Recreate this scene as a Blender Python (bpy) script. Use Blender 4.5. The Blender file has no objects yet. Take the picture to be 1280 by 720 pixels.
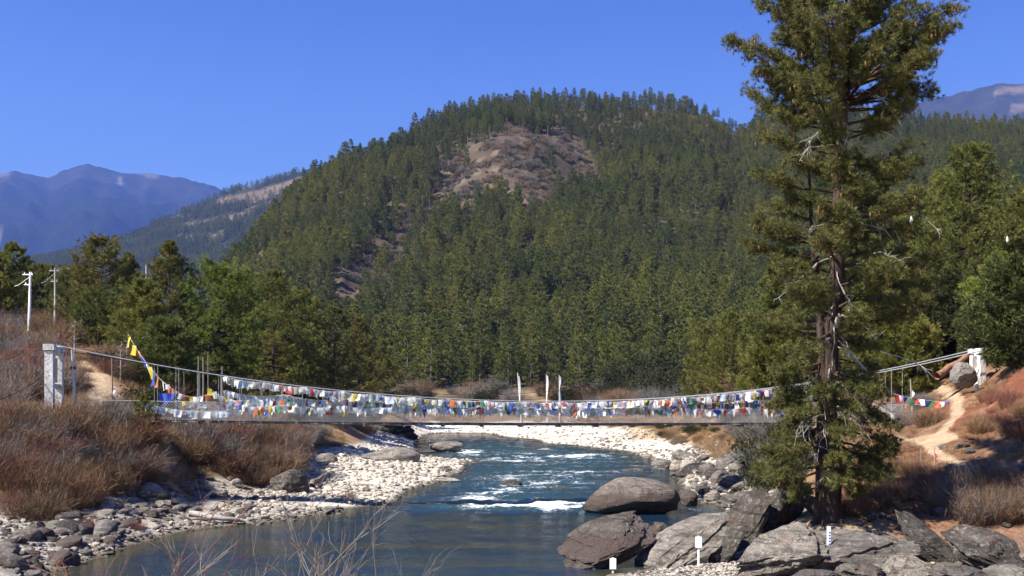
import bpy, math, random
import numpy as np

# ------------------------------------------------------------------ camera, sky, sun, exposure
S = bpy.context.scene
COL = S.collection
R = math.radians
F, HZ, EYE = 1372.0, 500.0, 6.35          # focal length and horizon row (photo pixels), eye height above the water

cam = bpy.data.objects.new('camera', bpy.data.cameras.new('camera'))
COL.objects.link(cam)
cam.location = (0, 0, EYE)
cam.rotation_euler = (R(90), 0, 0)
cam.data.sensor_width = 36
cam.data.lens = 36 * F / 1280
cam.data.shift_y = (HZ - 360) / 1280
cam.data.clip_start = 0.2
cam.data.clip_end = 60000
S.camera = cam

SUN_EL, SUN_AZ = 47.0, -119.0              # azimuth measured from +Y towards +X
w = bpy.data.worlds.new("World"); S.world = w; w.use_nodes = True
nt = w.node_tree; nt.nodes.clear()
sky = nt.nodes.new('ShaderNodeTexSky'); sky.sky_type = 'NISHITA'; sky.sun_disc = False
sky.sun_elevation = R(SUN_EL); sky.sun_rotation = R(SUN_AZ)
sky.altitude = 2600; sky.air_density = 1.0; sky.dust_density = 0.3; sky.ozone_density = 3.0
hs = nt.nodes.new('ShaderNodeHueSaturation'); hs.inputs['Saturation'].default_value = 1.22; hs.inputs['Hue'].default_value = 0.514
bg = nt.nodes.new('ShaderNodeBackground'); bg.inputs['Strength'].default_value = 0.078
wo = nt.nodes.new('ShaderNodeOutputWorld')
nt.links.new(sky.outputs[0], hs.inputs['Color']); tcw = nt.nodes.new('ShaderNodeTexCoord'); sxw = nt.nodes.new('ShaderNodeSeparateXYZ'); rw = nt.nodes.new('ShaderNodeValToRGB')
nt.links.new(tcw.outputs['Generated'], sxw.inputs[0]); nt.links.new(sxw.outputs[2], rw.inputs[0])
for e_, (p_, c_) in zip((rw.color_ramp.elements[0], rw.color_ramp.elements[1]), ((.0, (2.5, 2.1, 1.45)), (.33, (.94, .95, 1.06)))): e_.position = p_; e_.color = (*c_, 1)
mw = nt.nodes.new('ShaderNodeMix'); mw.data_type = 'RGBA'; mw.blend_type = 'MULTIPLY'; mw.inputs[0].default_value = 1     # clearer, deeper blue overhead than at the skyline
nt.links.new(hs.outputs[0], mw.inputs[6]); nt.links.new(rw.outputs[0], mw.inputs[7]); nt.links.new(mw.outputs[2], bg.inputs[0]); nt.links.new(bg.outputs[0], wo.inputs[0])

sl = bpy.data.lights.new('sun', 'SUN'); sl.energy = 4.6; sl.angle = R(0.55); sl.color = (1.0, 0.94, 0.84)
sun = bpy.data.objects.new('sun', sl); COL.objects.link(sun)
from mathutils import Vector, Matrix, Euler
SUND = Vector((math.sin(R(SUN_AZ)) * math.cos(R(SUN_EL)), math.cos(R(SUN_AZ)) * math.cos(R(SUN_EL)), math.sin(R(SUN_EL))))
sun.rotation_euler = SUND.to_track_quat('Z', 'Y').to_euler()
sun.location = (-20, 10, 60)

S.view_settings.view_transform = 'Standard'; S.view_settings.look = 'None'
S.view_settings.gamma = 1.0; S.view_settings.use_curve_mapping = False
S.view_settings.exposure = 1.55
S.render.engine = 'CYCLES'
S.cycles.max_bounces = 5; S.cycles.diffuse_bounces = 2; S.cycles.glossy_bounces = 2
S.cycles.transmission_bounces = 2; S.cycles.transparent_max_bounces = 6; S.cycles.volume_bounces = 0
S.cycles.use_denoising = True
S.cycles.sample_clamp_indirect = 4.0
S.cycles.caustics_reflective = False; S.cycles.caustics_refractive = False

# ------------------------------------------------------------------ helpers
rng = np.random.default_rng(7)
rnd = random.Random(11)

def _h(ix, iy, iz, seed):
    h = (ix * 73856093) ^ (iy * 19349663) ^ (iz * 83492791) ^ (seed * 2654435761 & 0x7fffffff)
    h = (h ^ (h >> 13)) * 1274126177 & 0x7fffffff
    h = (h ^ (h >> 16)) * 668265263 & 0x7fffffff
    return (h & 0xffff) / 65535.0

def vnoise(p, seed=0):
    p = np.asarray(p, float)
    if p.shape[-1] == 2: p = np.concatenate([p, np.zeros(p.shape[:-1] + (1,))], -1)
    i = np.floor(p).astype(np.int64); f = p - i; f = f * f * (3 - 2 * f)
    x, y, z = i[..., 0], i[..., 1], i[..., 2]; r = 0
    for a in (0, 1):
        for b in (0, 1):
            for c in (0, 1):
                wgt = (f[..., 0] if a else 1 - f[..., 0]) * (f[..., 1] if b else 1 - f[..., 1]) * (f[..., 2] if c else 1 - f[..., 2])
                r = r + wgt * _h(x + a, y + b, z + c, seed)
    return r * 2 - 1

def fbm(p, oct=4, seed=0, gain=.5):
    a, s, r = 1.0, 0.0, 0
    p = np.asarray(p, float)
    for k in range(oct):
        r = r + a * vnoise(p * (2.03 ** k) + 17.3 * k, seed + k); s += a; a *= gain
    return r / s

def sstep(a, b, x):
    t = np.clip((x - a) / (b - a), 0, 1); return t * t * (3 - 2 * t)

def tag(o, label=None, cat=None, group=None, kind=None):
    if label: o['label'] = label
    if cat: o['category'] = cat
    if group: o['group'] = group
    if kind: o['kind'] = kind
    return o

def empty(name, loc, rz=0):
    o = bpy.data.objects.new(name, None); COL.objects.link(o)
    o.location = loc; o.rotation_euler = (0, 0, rz); o.empty_display_size = .3
    return o

def link_mesh(name, me, parent=None, loc=None):
    o = bpy.data.objects.new(name, me); COL.objects.link(o)
    if parent: o.parent = parent
    if loc is not None: o.location = loc
    return o

class MB:
    """collects vertices and faces, builds one mesh"""
    def __init__(s): s.v = []; s.f = []; s.m = []; s.r = []; s.n = 0
    def add(s, v, f, m=0, r=None):
        v = np.asarray(v, float).reshape(-1, 3); f = np.asarray(f, np.int64)
        s.v.append(v); s.f.append(f + s.n); s.m.append(np.full(len(f), m, np.int32))
        s.r.append(np.full(len(v), .5) if r is None else np.broadcast_to(np.asarray(r, float), (len(v),)))
        s.n += len(v)
    def merge(s, o, m=None):
        off = s.n
        for v, f, mm, r in zip(o.v, o.f, o.m, o.r):
            s.v.append(v); s.f.append(f + off); s.m.append(mm if m is None else np.full(len(f), m, np.int32)); s.r.append(r)
        s.n += o.n
    def box(s, c, size, m=0, rot=None):
        q = np.array([(-1,-1,-1),(1,-1,-1),(1,1,-1),(-1,1,-1),(-1,-1,1),(1,-1,1),(1,1,1),(-1,1,1)], float) * np.array(size) / 2
        if rot is not None: q = q @ np.array(rot.to_matrix() if hasattr(rot, 'to_matrix') else rot).T
        s.add(q + np.array(c), [(0,3,2,1),(4,5,6,7),(0,1,5,4),(1,2,6,5),(2,3,7,6),(3,0,4,7)], m)
    def tube(s, pts, rad, sides=6, m=0, r=None, cap=True):
        pts = np.asarray(pts, float); n = len(pts)
        rad = np.broadcast_to(np.asarray(rad, float), (n,))
        t = np.gradient(pts, axis=0); t /= np.linalg.norm(t, axis=1)[:, None] + 1e-9
        up = np.array([0, 0, 1.0]) if abs(t[:, 2]).mean() < .8 else np.array([1.0, 0, 0])
        a = np.cross(t, up); a /= np.linalg.norm(a, axis=1)[:, None] + 1e-9
        b = np.cross(t, a)
        th = np.linspace(0, 2 * np.pi, sides, endpoint=False)
        v = pts[:, None] + rad[:, None, None] * (np.cos(th)[None, :, None] * a[:, None] + np.sin(th)[None, :, None] * b[:, None])
        i = np.arange(n - 1)[:, None] * sides; j = np.arange(sides)[None]; k = (j + 1) % sides
        f = np.stack([i + j, i + sides + j, i + sides + k, i + k], -1).reshape(-1, 4)
        s.add(v.reshape(-1, 3), f, m, r)
        if cap and sides == 4: s.add(v[[0, -1]].reshape(-1, 3), [(0,1,2,3),(7,6,5,4)], m, r)
    def mesh(s, name, mats, smooth=False):
        me = bpy.data.meshes.new(name)
        V = np.concatenate(s.v) if s.v else np.zeros((0, 3))
        me.vertices.add(len(V)); me.vertices.foreach_set('co', V.astype(np.float32).ravel())
        loops = np.concatenate([f.ravel() for f in s.f]); cnt = np.concatenate([np.full(len(f), f.shape[1]) for f in s.f])
        me.loops.add(len(loops)); me.loops.foreach_set('vertex_index', loops.astype(np.int32))
        me.polygons.add(len(cnt)); st = np.concatenate([[0], np.cumsum(cnt)[:-1]])
        me.polygons.foreach_set('loop_start', st.astype(np.int32))
        me.polygons.foreach_set('material_index', np.concatenate(s.m))
        me.polygons.foreach_set('use_smooth', np.full(len(cnt), bool(smooth)))
        at = me.attributes.new('rnd', 'FLOAT', 'POINT'); at.data.foreach_set('value', np.concatenate(s.r).astype(np.float32))
        for m in (mats if isinstance(mats, (list, tuple)) else [mats]): me.materials.append(m)
        me.update(calc_edges=True)
        return me
    def build(s, name, mats, parent=None, loc=None, smooth=False):
        return link_mesh(name, s.mesh(name, mats, smooth), parent, loc)

def copy_tree(o, parent=None):
    c = o.copy(); COL.objects.link(c)
    if parent: c.parent = parent
    for ch in list(o.children): copy_tree(ch, c)
    return c

def at(u, y, d):                      # world point seen at photo pixel (u, y) at depth d
    return np.array([(u - 640) / F * d, d, EYE - (y - HZ) / F * d])

# ------------------------------------------------------------------ materials
def new_mat(name):
    m = bpy.data.materials.new(name); m.use_nodes = True
    t = m.node_tree; t.nodes.clear()
    return m, t, (lambda typ, **kw: _node(t, typ, **kw))

def _node(t, typ, **kw):
    n = t.nodes.new('ShaderNode' + typ)
    for k, v in kw.items():
        if k.startswith('in_'):
            n.inputs[k[3:].replace('_', ' ')].default_value = v
        else: setattr(n, k, v)
    return n

def mixrgb(t, fac, a, b, blend='MIX'):
    n = t.nodes.new('ShaderNodeMix'); n.data_type = 'RGBA'; n.blend_type = blend
    for sock, val in ((n.inputs[0], fac), (n.inputs[6], a), (n.inputs[7], b)):
        if hasattr(val, 'node'): t.links.new(val, sock)
        elif isinstance(val, (int, float)): sock.default_value = val
        else: sock.default_value = (*val, 1) if len(val) == 3 else val
    return n.outputs[2]

def ramp(t, src, stops):
    n = t.nodes.new('ShaderNodeValToRGB'); e = n.color_ramp.elements
    while len(e) < len(stops): e.new(.5)
    for k, (p, c) in enumerate(stops):
        e[k].position = p; e[k].color = (c, c, c, 1) if isinstance(c, (int, float)) else (*c, 1)
    t.links.new(src, n.inputs[0]); return n.outputs[0]

def noise(t, scale, detail=4, rough=.55, vec=None, coord='Object', dist=0.0):
    n = t.nodes.new('ShaderNodeTexNoise'); n.inputs['Scale'].default_value = scale
    n.inputs['Detail'].default_value = detail; n.inputs['Roughness'].default_value = rough; n.inputs['Distortion'].default_value = dist
    if vec is None:
        tc = t.nodes.new('ShaderNodeTexCoord'); vec = tc.outputs[coord]
    t.links.new(vec, n.inputs['Vector']); return n.outputs['Fac']

def scaled(t, sc, coord='Object'):
    tc = t.nodes.new('ShaderNodeTexCoord'); mp = t.nodes.new('ShaderNodeMapping'); mp.inputs['Scale'].default_value = sc
    t.links.new(tc.outputs[coord], mp.inputs[0]); return mp.outputs[0]

def attr(t, name, out='Fac', typ='GEOMETRY'):
    n = t.nodes.new('ShaderNodeAttribute'); n.attribute_name = name; n.attribute_type = typ; return n.outputs[out]

def finish(t, col, rough=.8, bump=None, bstr=.3, bdist=.05, spec=.3, trans=0.0, metal=0.0):
    p = t.nodes.new('ShaderNodeBsdfPrincipled'); o = t.nodes.new('ShaderNodeOutputMaterial')
    if hasattr(col, 'node'): t.links.new(col, p.inputs['Base Color'])
    else: p.inputs['Base Color'].default_value = (*col, 1)
    if hasattr(rough, 'node'): t.links.new(rough, p.inputs['Roughness'])
    else: p.inputs['Roughness'].default_value = rough
    p.inputs['Specular IOR Level'].default_value = spec; p.inputs['Metallic'].default_value = metal
    if bump is not None:
        b = t.nodes.new('ShaderNodeBump'); b.inputs['Strength'].default_value = bstr; b.inputs['Distance'].default_value = bdist
        t.links.new(bump, b.inputs['Height']); t.links.new(b.outputs[0], p.inputs['Normal'])
    out = p.outputs[0]
    if trans > 0:
        tr = t.nodes.new('ShaderNodeBsdfTranslucent'); mx = t.nodes.new('ShaderNodeMixShader'); mx.inputs[0].default_value = trans
        if hasattr(col, 'node'): t.links.new(col, tr.inputs[0])
        else: tr.inputs[0].default_value = (*col, 1)
        t.links.new(out, mx.inputs[1]); t.links.new(tr.outputs[0], mx.inputs[2]); out = mx.outputs[0]
    t.links.new(out, o.inputs['Surface'])
    return p

def foliage_mat(name, dark, mid, tip, trans=.25, patch=0):
    m, t, N = new_mat(name)
    oi = t.nodes.new('ShaderNodeObjectInfo').outputs['Random']
    c = ramp(t, attr(t, 'rnd'), [(0, dark), (.62, mid), (.86, mid), (1, tip)])
    c2 = mixrgb(t, 1, c, ramp(t, oi, [(0, (.72, .78, .8)), (.5, (1, 1, 1)), (1, (1.14, 1.07, .92))]), 'MULTIPLY')
    if patch:                             # stands of different kinds and ages
        gp = t.nodes.new('ShaderNodeNewGeometry'); n_ = noise(t, patch, 3, .6, gp.outputs['Position'])
        c2 = mixrgb(t, 1, c2, ramp(t, n_, [(.34, (.62, .74, .80)), (.5, (1, 1, 1)), (.66, (1.30, 1.22, .95))]), 'MULTIPLY')
    finish(t, c2, .6, spec=.2, trans=trans)
    return m

M = {}
M['pine_far'] = foliage_mat('hill_pine_needles', (.062, .076, .018), (.145, .158, .032), (.22, .19, .05), .3, .011)
M['pine_mid'] = foliage_mat('valley_pine_needles', (.06, .072, .018), (.150, .160, .036), (.24, .19, .06), .33)
M['pine_bright'] = foliage_mat('bright_pine_needles', (.08, .10, .02), (.20, .235, .04), (.28, .28, .07), .4)
M['pine_dull'] = foliage_mat('brownish_pine_needles', (.06, .064, .018), (.15, .138, .034), (.24, .175, .06), .3)
M['pine_big'] = foliage_mat('old_pine_needles', (.052, .06, .019), (.118, .118, .033), (.18, .15, .052), .28)
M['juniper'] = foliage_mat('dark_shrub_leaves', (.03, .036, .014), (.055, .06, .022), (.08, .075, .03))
M['green'] = foliage_mat('fresh_green_leaves', (.032, .045, .016), (.07, .085, .022), (.12, .11, .035))
M['dry'] = foliage_mat('dry_stems', (.10, .058, .034), (.185, .11, .062), (.31, .225, .14), .15)
M['drygrass'] = foliage_mat('dry_grass_blades', (.18, .11, .06), (.30, .20, .11), (.42, .31, .18), .2)
M['greytwig'] = foliage_mat('grey_bare_twigs', (.11, .095, .085), (.18, .155, .14), (.27, .24, .21), .05)
M['redtwig'] = foliage_mat('red_brown_twigs', (.12, .05, .035), (.2, .08, .055), (.27, .16, .11), .05)

def bark(name, a, b, sc=3):
    m, t, N = new_mat(name)
    n = noise(t, sc, 5, .65, scaled(t, (1, 1, .22)))
    finish(t, mixrgb(t, ramp(t, n, [(.35, 0), (.68, 1)]), a, b), .9, n, .9, .06, .1)
    return m
M['bark'] = bark('pine_bark', (.02, .014, .011), (.085, .055, .042), 6)
M['bark_far'] = bark('grey_pine_bark', (.10, .085, .075), (.19, .165, .15), 3)
M['deadwood'] = bark('bleached_dead_wood', (.20, .18, .16), (.40, .375, .345), 8)
M['wood'] = bark('weathered_timber', (.10, .08, .065), (.25, .215, .18), 5)
M['redwood'] = bark('red_brown_log', (.16, .075, .045), (.30, .16, .10), 5)
M['cone'] = bark('pine_cone_scales', (.09, .048, .025), (.19, .105, .06), 9)

def rock_mat(name, a, b, lichen, stain, sc=1.0, wet=True, band=False):
    m, t, N = new_mat(name)
    gp = t.nodes.new('ShaderNodeNewGeometry')
    pos = gp.outputs['Position']
    n1 = noise(t, 1.1 * sc, 6, .62, pos, dist=.4); n2 = noise(t, 5 * sc, 6, .7, pos); n3 = noise(t, 17 * sc, 4, .7, pos)
    vor = t.nodes.new('ShaderNodeTexVoronoi'); vor.feature = 'DISTANCE_TO_EDGE'; vor.inputs['Scale'].default_value = .6 * sc
    t.links.new(pos, vor.inputs['Vector'])
    c = mixrgb(t, ramp(t, n1, [(.35, 0), (.66, 1)]), a, b)
    c = mixrgb(t, ramp(t, n2, [(.52, 0), (.66, .75)]), c, lichen)
    c = mixrgb(t, ramp(t, noise(t, .75 * sc, 5, .6, pos), [(.6, 0), (.72, .8)]), c, stain)
    c = mixrgb(t, ramp(t, n3, [(.28, .7), (.5, 0)]), c, (.05, .045, .04))
    mpz = t.nodes.new('ShaderNodeMapping'); mpz.inputs['Rotation'].default_value = (R(20), R(28), 0); mpz.inputs['Scale'].default_value = (.5, .5, 5.5); t.links.new(pos, mpz.inputs[0])
    lay_ = noise(t, 1.2 * sc, 5, .65, mpz.outputs[0], dist=.6)
    c = mixrgb(t, ramp(t, lay_, [(.36, .75), (.5, 0), (.62, 0), (.75, .45)]), c, tuple(x * .42 for x in a))
    vd = t.nodes.new('ShaderNodeVectorMath'); vd.operation = 'ADD'; nn = t.nodes.new('ShaderNodeTexNoise'); nn.inputs['Scale'].default_value = 1.5 * sc; nn.inputs['Detail'].default_value = 5
    t.links.new(pos, nn.inputs['Vector']); t.links.new(pos, vd.inputs[0]); t.links.new(nn.outputs['Color'], vd.inputs[1]); t.links.new(vd.outputs[0], vor.inputs['Vector'])
    c = mixrgb(t, ramp(t, vor.outputs['Distance'], [(0, .75), (.02, 0)]), c, (.03, .026, .022))
    oi = t.nodes.new('ShaderNodeObjectInfo').outputs['Random']
    c = mixrgb(t, 1, c, ramp(t, oi, [(0, (.62, .6, .6)), (.35, (.95, .88, .8)), (.7, (1.05, 1.03, 1)), (1, (1.35, 1.28, 1.15))]), 'MULTIPLY')
    if wet:                                        # damp, dark foot where the river wets the stone
        sx = t.nodes.new('ShaderNodeSeparateXYZ'); t.links.new(pos, sx.inputs[0])
        ad = t.nodes.new('ShaderNodeMath'); ad.operation = 'MULTIPLY_ADD'; ad.inputs[1].default_value = .5
        t.links.new(n2, ad.inputs[0]); t.links.new(sx.outputs[2], ad.inputs[2])
        if band:                                   # brown flood stain below the high water mark
            hz = t.nodes.new('ShaderNodeMath'); hz.operation = 'MULTIPLY_ADD'; hz.inputs[1].default_value = .9; t.links.new(n1, hz.inputs[0]); t.links.new(sx.outputs[2], hz.inputs[2])
            h2 = t.nodes.new('ShaderNodeMath'); h2.operation = 'MULTIPLY'; h2.inputs[1].default_value = .25; t.links.new(hz.outputs[0], h2.inputs[0])
            c = mixrgb(t, ramp(t, h2.outputs[0], [(.16, .25), (.22, .8), (.37, .8), (.44, 0)]), c, (.085, .06, .05))
        c = mixrgb(t, ramp(t, ad.outputs[0], [(.25, .65), (.42, 0)]), c, (.05, .045, .035))
    mb = t.nodes.new('ShaderNodeMath'); mb.operation = 'ADD'
    t.links.new(n2, mb.inputs[0]); t.links.new(n3, mb.inputs[1]); mb2 = t.nodes.new('ShaderNodeMath'); mb2.operation = 'ADD'; t.links.new(mb.outputs[0], mb2.inputs[0]); t.links.new(lay_, mb2.inputs[1])
    finish(t, c, .85, mb2.outputs[0], 1.0, .14 / sc, .25)
    return m
M['rock'] = rock_mat('grey_river_rock', (.12, .108, .098), (.26, .24, .22), (.42, .41, .38), (.22, .12, .07))
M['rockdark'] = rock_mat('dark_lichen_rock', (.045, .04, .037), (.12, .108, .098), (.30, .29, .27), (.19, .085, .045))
M['rockbrown'] = rock_mat('brown_banded_rock', (.13, .105, .09), (.27, .245, .22), (.38, .36, .33), (.24, .12, .07), .7, True, True)
M['rockpale'] = rock_mat('pale_river_rock', (.33, .30, .26), (.48, .45, .40), (.55, .53, .48), (.38, .28, .18))
M['pebble'] = rock_mat('bleached_pebbles', (.48, .44, .38), (.66, .62, .55), (.7, .67, .61), (.48, .39, .29), 1, False)

def flat_mat(name, c, rough=.7, var=.25, sc=6, trans=0, metal=0, spec=.3):
    m, t, N = new_mat(name)
    n = noise(t, sc, 4, .6)
    d = tuple(x * (1 - var) for x in c); e = tuple(min(1, x * (1 + var * .6)) for x in c)
    finish(t, mixrgb(t, ramp(t, n, [(.3, 0), (.7, 1)]), d, e), rough, trans=trans, metal=metal, spec=spec)
    return m
def flag_mat(name, c):
    m, t, N = new_mat(name)
    oi = t.nodes.new('ShaderNodeObjectInfo').outputs['Random']
    n = noise(t, 9, 3, .6)
    base = mixrgb(t, 1, c, ramp(t, oi, [(0, (.7, .7, .7)), (.5, (1, 1, 1)), (1, (1.25, 1.22, 1.2))]), 'MULTIPLY')
    base = mixrgb(t, ramp(t, n, [(.42, 0), (.62, .35)]), base, tuple(.55 * x + .12 for x in c))
    finish(t, base, .85, spec=.1, trans=.35)
    return m
FLAGC = {'white': (.80, .79, .77), 'grey': (.56, .57, .56), 'blue': (.05, .09, .42), 'red': (.45, .05, .04), 'yellow': (.62, .48, .06),
         'green': (.08, .26, .14), 'orange': (.55, .17, .07), 'sky': (.48, .58, .70), 'pink': (.58, .30, .28), 'ragged': (.58, .56, .44)}
for k, c in FLAGC.items(): M['flag_' + k] = flag_mat(k + '_flag_cloth', c)
M['cord'] = flat_mat('pale_cord', (.5, .48, .43))
M['steel'] = flat_mat('galvanised_steel', (.42, .43, .44), .45, metal=.4)
M['wire'] = flat_mat('dull_wire', (.34, .34, .33), .6, metal=.3)
M['black'] = flat_mat('black_cable', (.02, .02, .02), .6)
M['paint'] = flat_mat('white_paint', (.78, .78, .76), .5, .12)
M['bluegauge'] = flat_mat('blue_gauge_marks', (.10, .14, .42), .5, .1)
M['roofred'] = flat_mat('faded_brown_roof', (.22, .12, .08))
M['mortar'] = flat_mat('dry_stone_masonry', (.27, .22, .18), .9, .5, 3)
M['roofdark'] = flat_mat('dark_slate_coping', (.06, .055, .05))

m, t, N = new_mat('stained_whitewash')
n1 = noise(t, 1.6, 6, .65, scaled(t, (1.6, 1.6, .5))); n2 = noise(t, 9, 4, .6)
c = mixrgb(t, ramp(t, n1, [(.40, 0), (.62, 1)]), (.70, .69, .66), (.40, .375, .34))
c = mixrgb(t, ramp(t, n2, [(.52, 0), (.66, .85)]), c, (.17, .15, .13))
finish(t, c, .85, n2, .4, .03); M['whitewash'] = m

m, t, N = new_mat('earth')
pos = t.nodes.new('ShaderNodeNewGeometry').outputs['Position']
a = noise(t, .8, 6, .65, pos); b = noise(t, 6, 5, .7, pos); c0 = noise(t, .03, 5, .6, pos)
c = mixrgb(t, 1, attr(t, 'Col', 'Color'), ramp(t, a, [(.25, (.6, .58, .55)), (.5, (1, 1, 1)), (.75, (1.35, 1.3, 1.25))]), 'MULTIPLY')
c = mixrgb(t, 1, c, ramp(t, b, [(.3, (.6, .58, .56)), (.5, (1, 1, 1)), (.72, (1.3, 1.28, 1.25))]), 'MULTIPLY')
c = mixrgb(t, 1, c, ramp(t, c0, [(.3, (.75, .72, .7)), (.7, (1.2, 1.2, 1.2))]), 'MULTIPLY')
ad = t.nodes.new('ShaderNodeMath'); ad.operation = 'ADD'; t.links.new(a, ad.inputs[0]); t.links.new(b, ad.inputs[1])
finish(t, c, .95, ad.outputs[0], .9, .12, .1); M['earth'] = m

m, t, N = new_mat('far_mountain_cover')
pos = t.nodes.new('ShaderNodeNewGeometry').outputs['Position']
a = noise(t, .004, 8, .7, pos); b = noise(t, .03, 6, .7, pos)
c = mixrgb(t, 1, attr(t, 'Col', 'Color'), ramp(t, a, [(.3, (.6, .6, .6)), (.5, (1, 1, 1)), (.7, (1.35, 1.3, 1.25))]), 'MULTIPLY')
c = mixrgb(t, 1, c, ramp(t, b, [(.3, (.55, .55, .55)), (.7, (1.3, 1.3, 1.3))]), 'MULTIPLY')
finish(t, c, .95, b, 1.0, 12, .05); M['farm'] = m

m, t, N = new_mat('river_water')
pos = t.nodes.new('ShaderNodeNewGeometry').outputs['Position']
mp = t.nodes.new('ShaderNodeMapping'); mp.inputs['Scale'].default_value = (.8, 1.35, 1); mp.inputs['Rotation'].default_value = (0, 0, R(18)); t.links.new(pos, mp.inputs[0])
r1 = noise(t, 2.6, 6, .62, mp.outputs[0], dist=.8); r2 = noise(t, .35, 3, .5, mp.outputs[0])
rap = attr(t, 'rapid'); foam = attr(t, 'foam'); shal = attr(t, 'shallow')
deep = mixrgb(t, ramp(t, r2, [(.35, 0), (.7, 1)]), (.004, .018, .048), (.010, .029, .040))
deep = mixrgb(t, rap, deep, (.018, .046, .055))
deep = mixrgb(t, shal, deep, (.04, .04, .021))
fn = noise(t, 4.5, 8, .78, mp.outputs[0])
fm = t.nodes.new('ShaderNodeMath'); fm.operation = 'MULTIPLY_ADD'; fm.inputs[1].default_value = 2.0
t.links.new(fn, fm.inputs[0]); t.links.new(foam, fm.inputs[2]); hf = t.nodes.new('ShaderNodeMath'); hf.operation = 'MULTIPLY'; hf.inputs[1].default_value = .5; t.links.new(fm.outputs[0], hf.inputs[0])
ff = ramp(t, hf.outputs[0], [(.0, 0), (.645, 0), (.80, 1)])
col = mixrgb(t, ff, deep, (.78, .82, .83))
rg = ramp(t, ff, [(0, .07), (1, .7)])
p = finish(t, col, rg, r1, .22, .25, .5); p.inputs['IOR'].default_value = 1.33
bm = [n for n in t.nodes if n.type == 'BUMP'][0]
bs = t.nodes.new('ShaderNodeMath'); bs.operation = 'MULTIPLY_ADD'; bs.inputs[1].default_value = .45; bs.inputs[2].default_value = .09
t.links.new(rap, bs.inputs[0]); t.links.new(bs.outputs[0], bm.inputs['Strength'])
M['water'] = m
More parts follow.
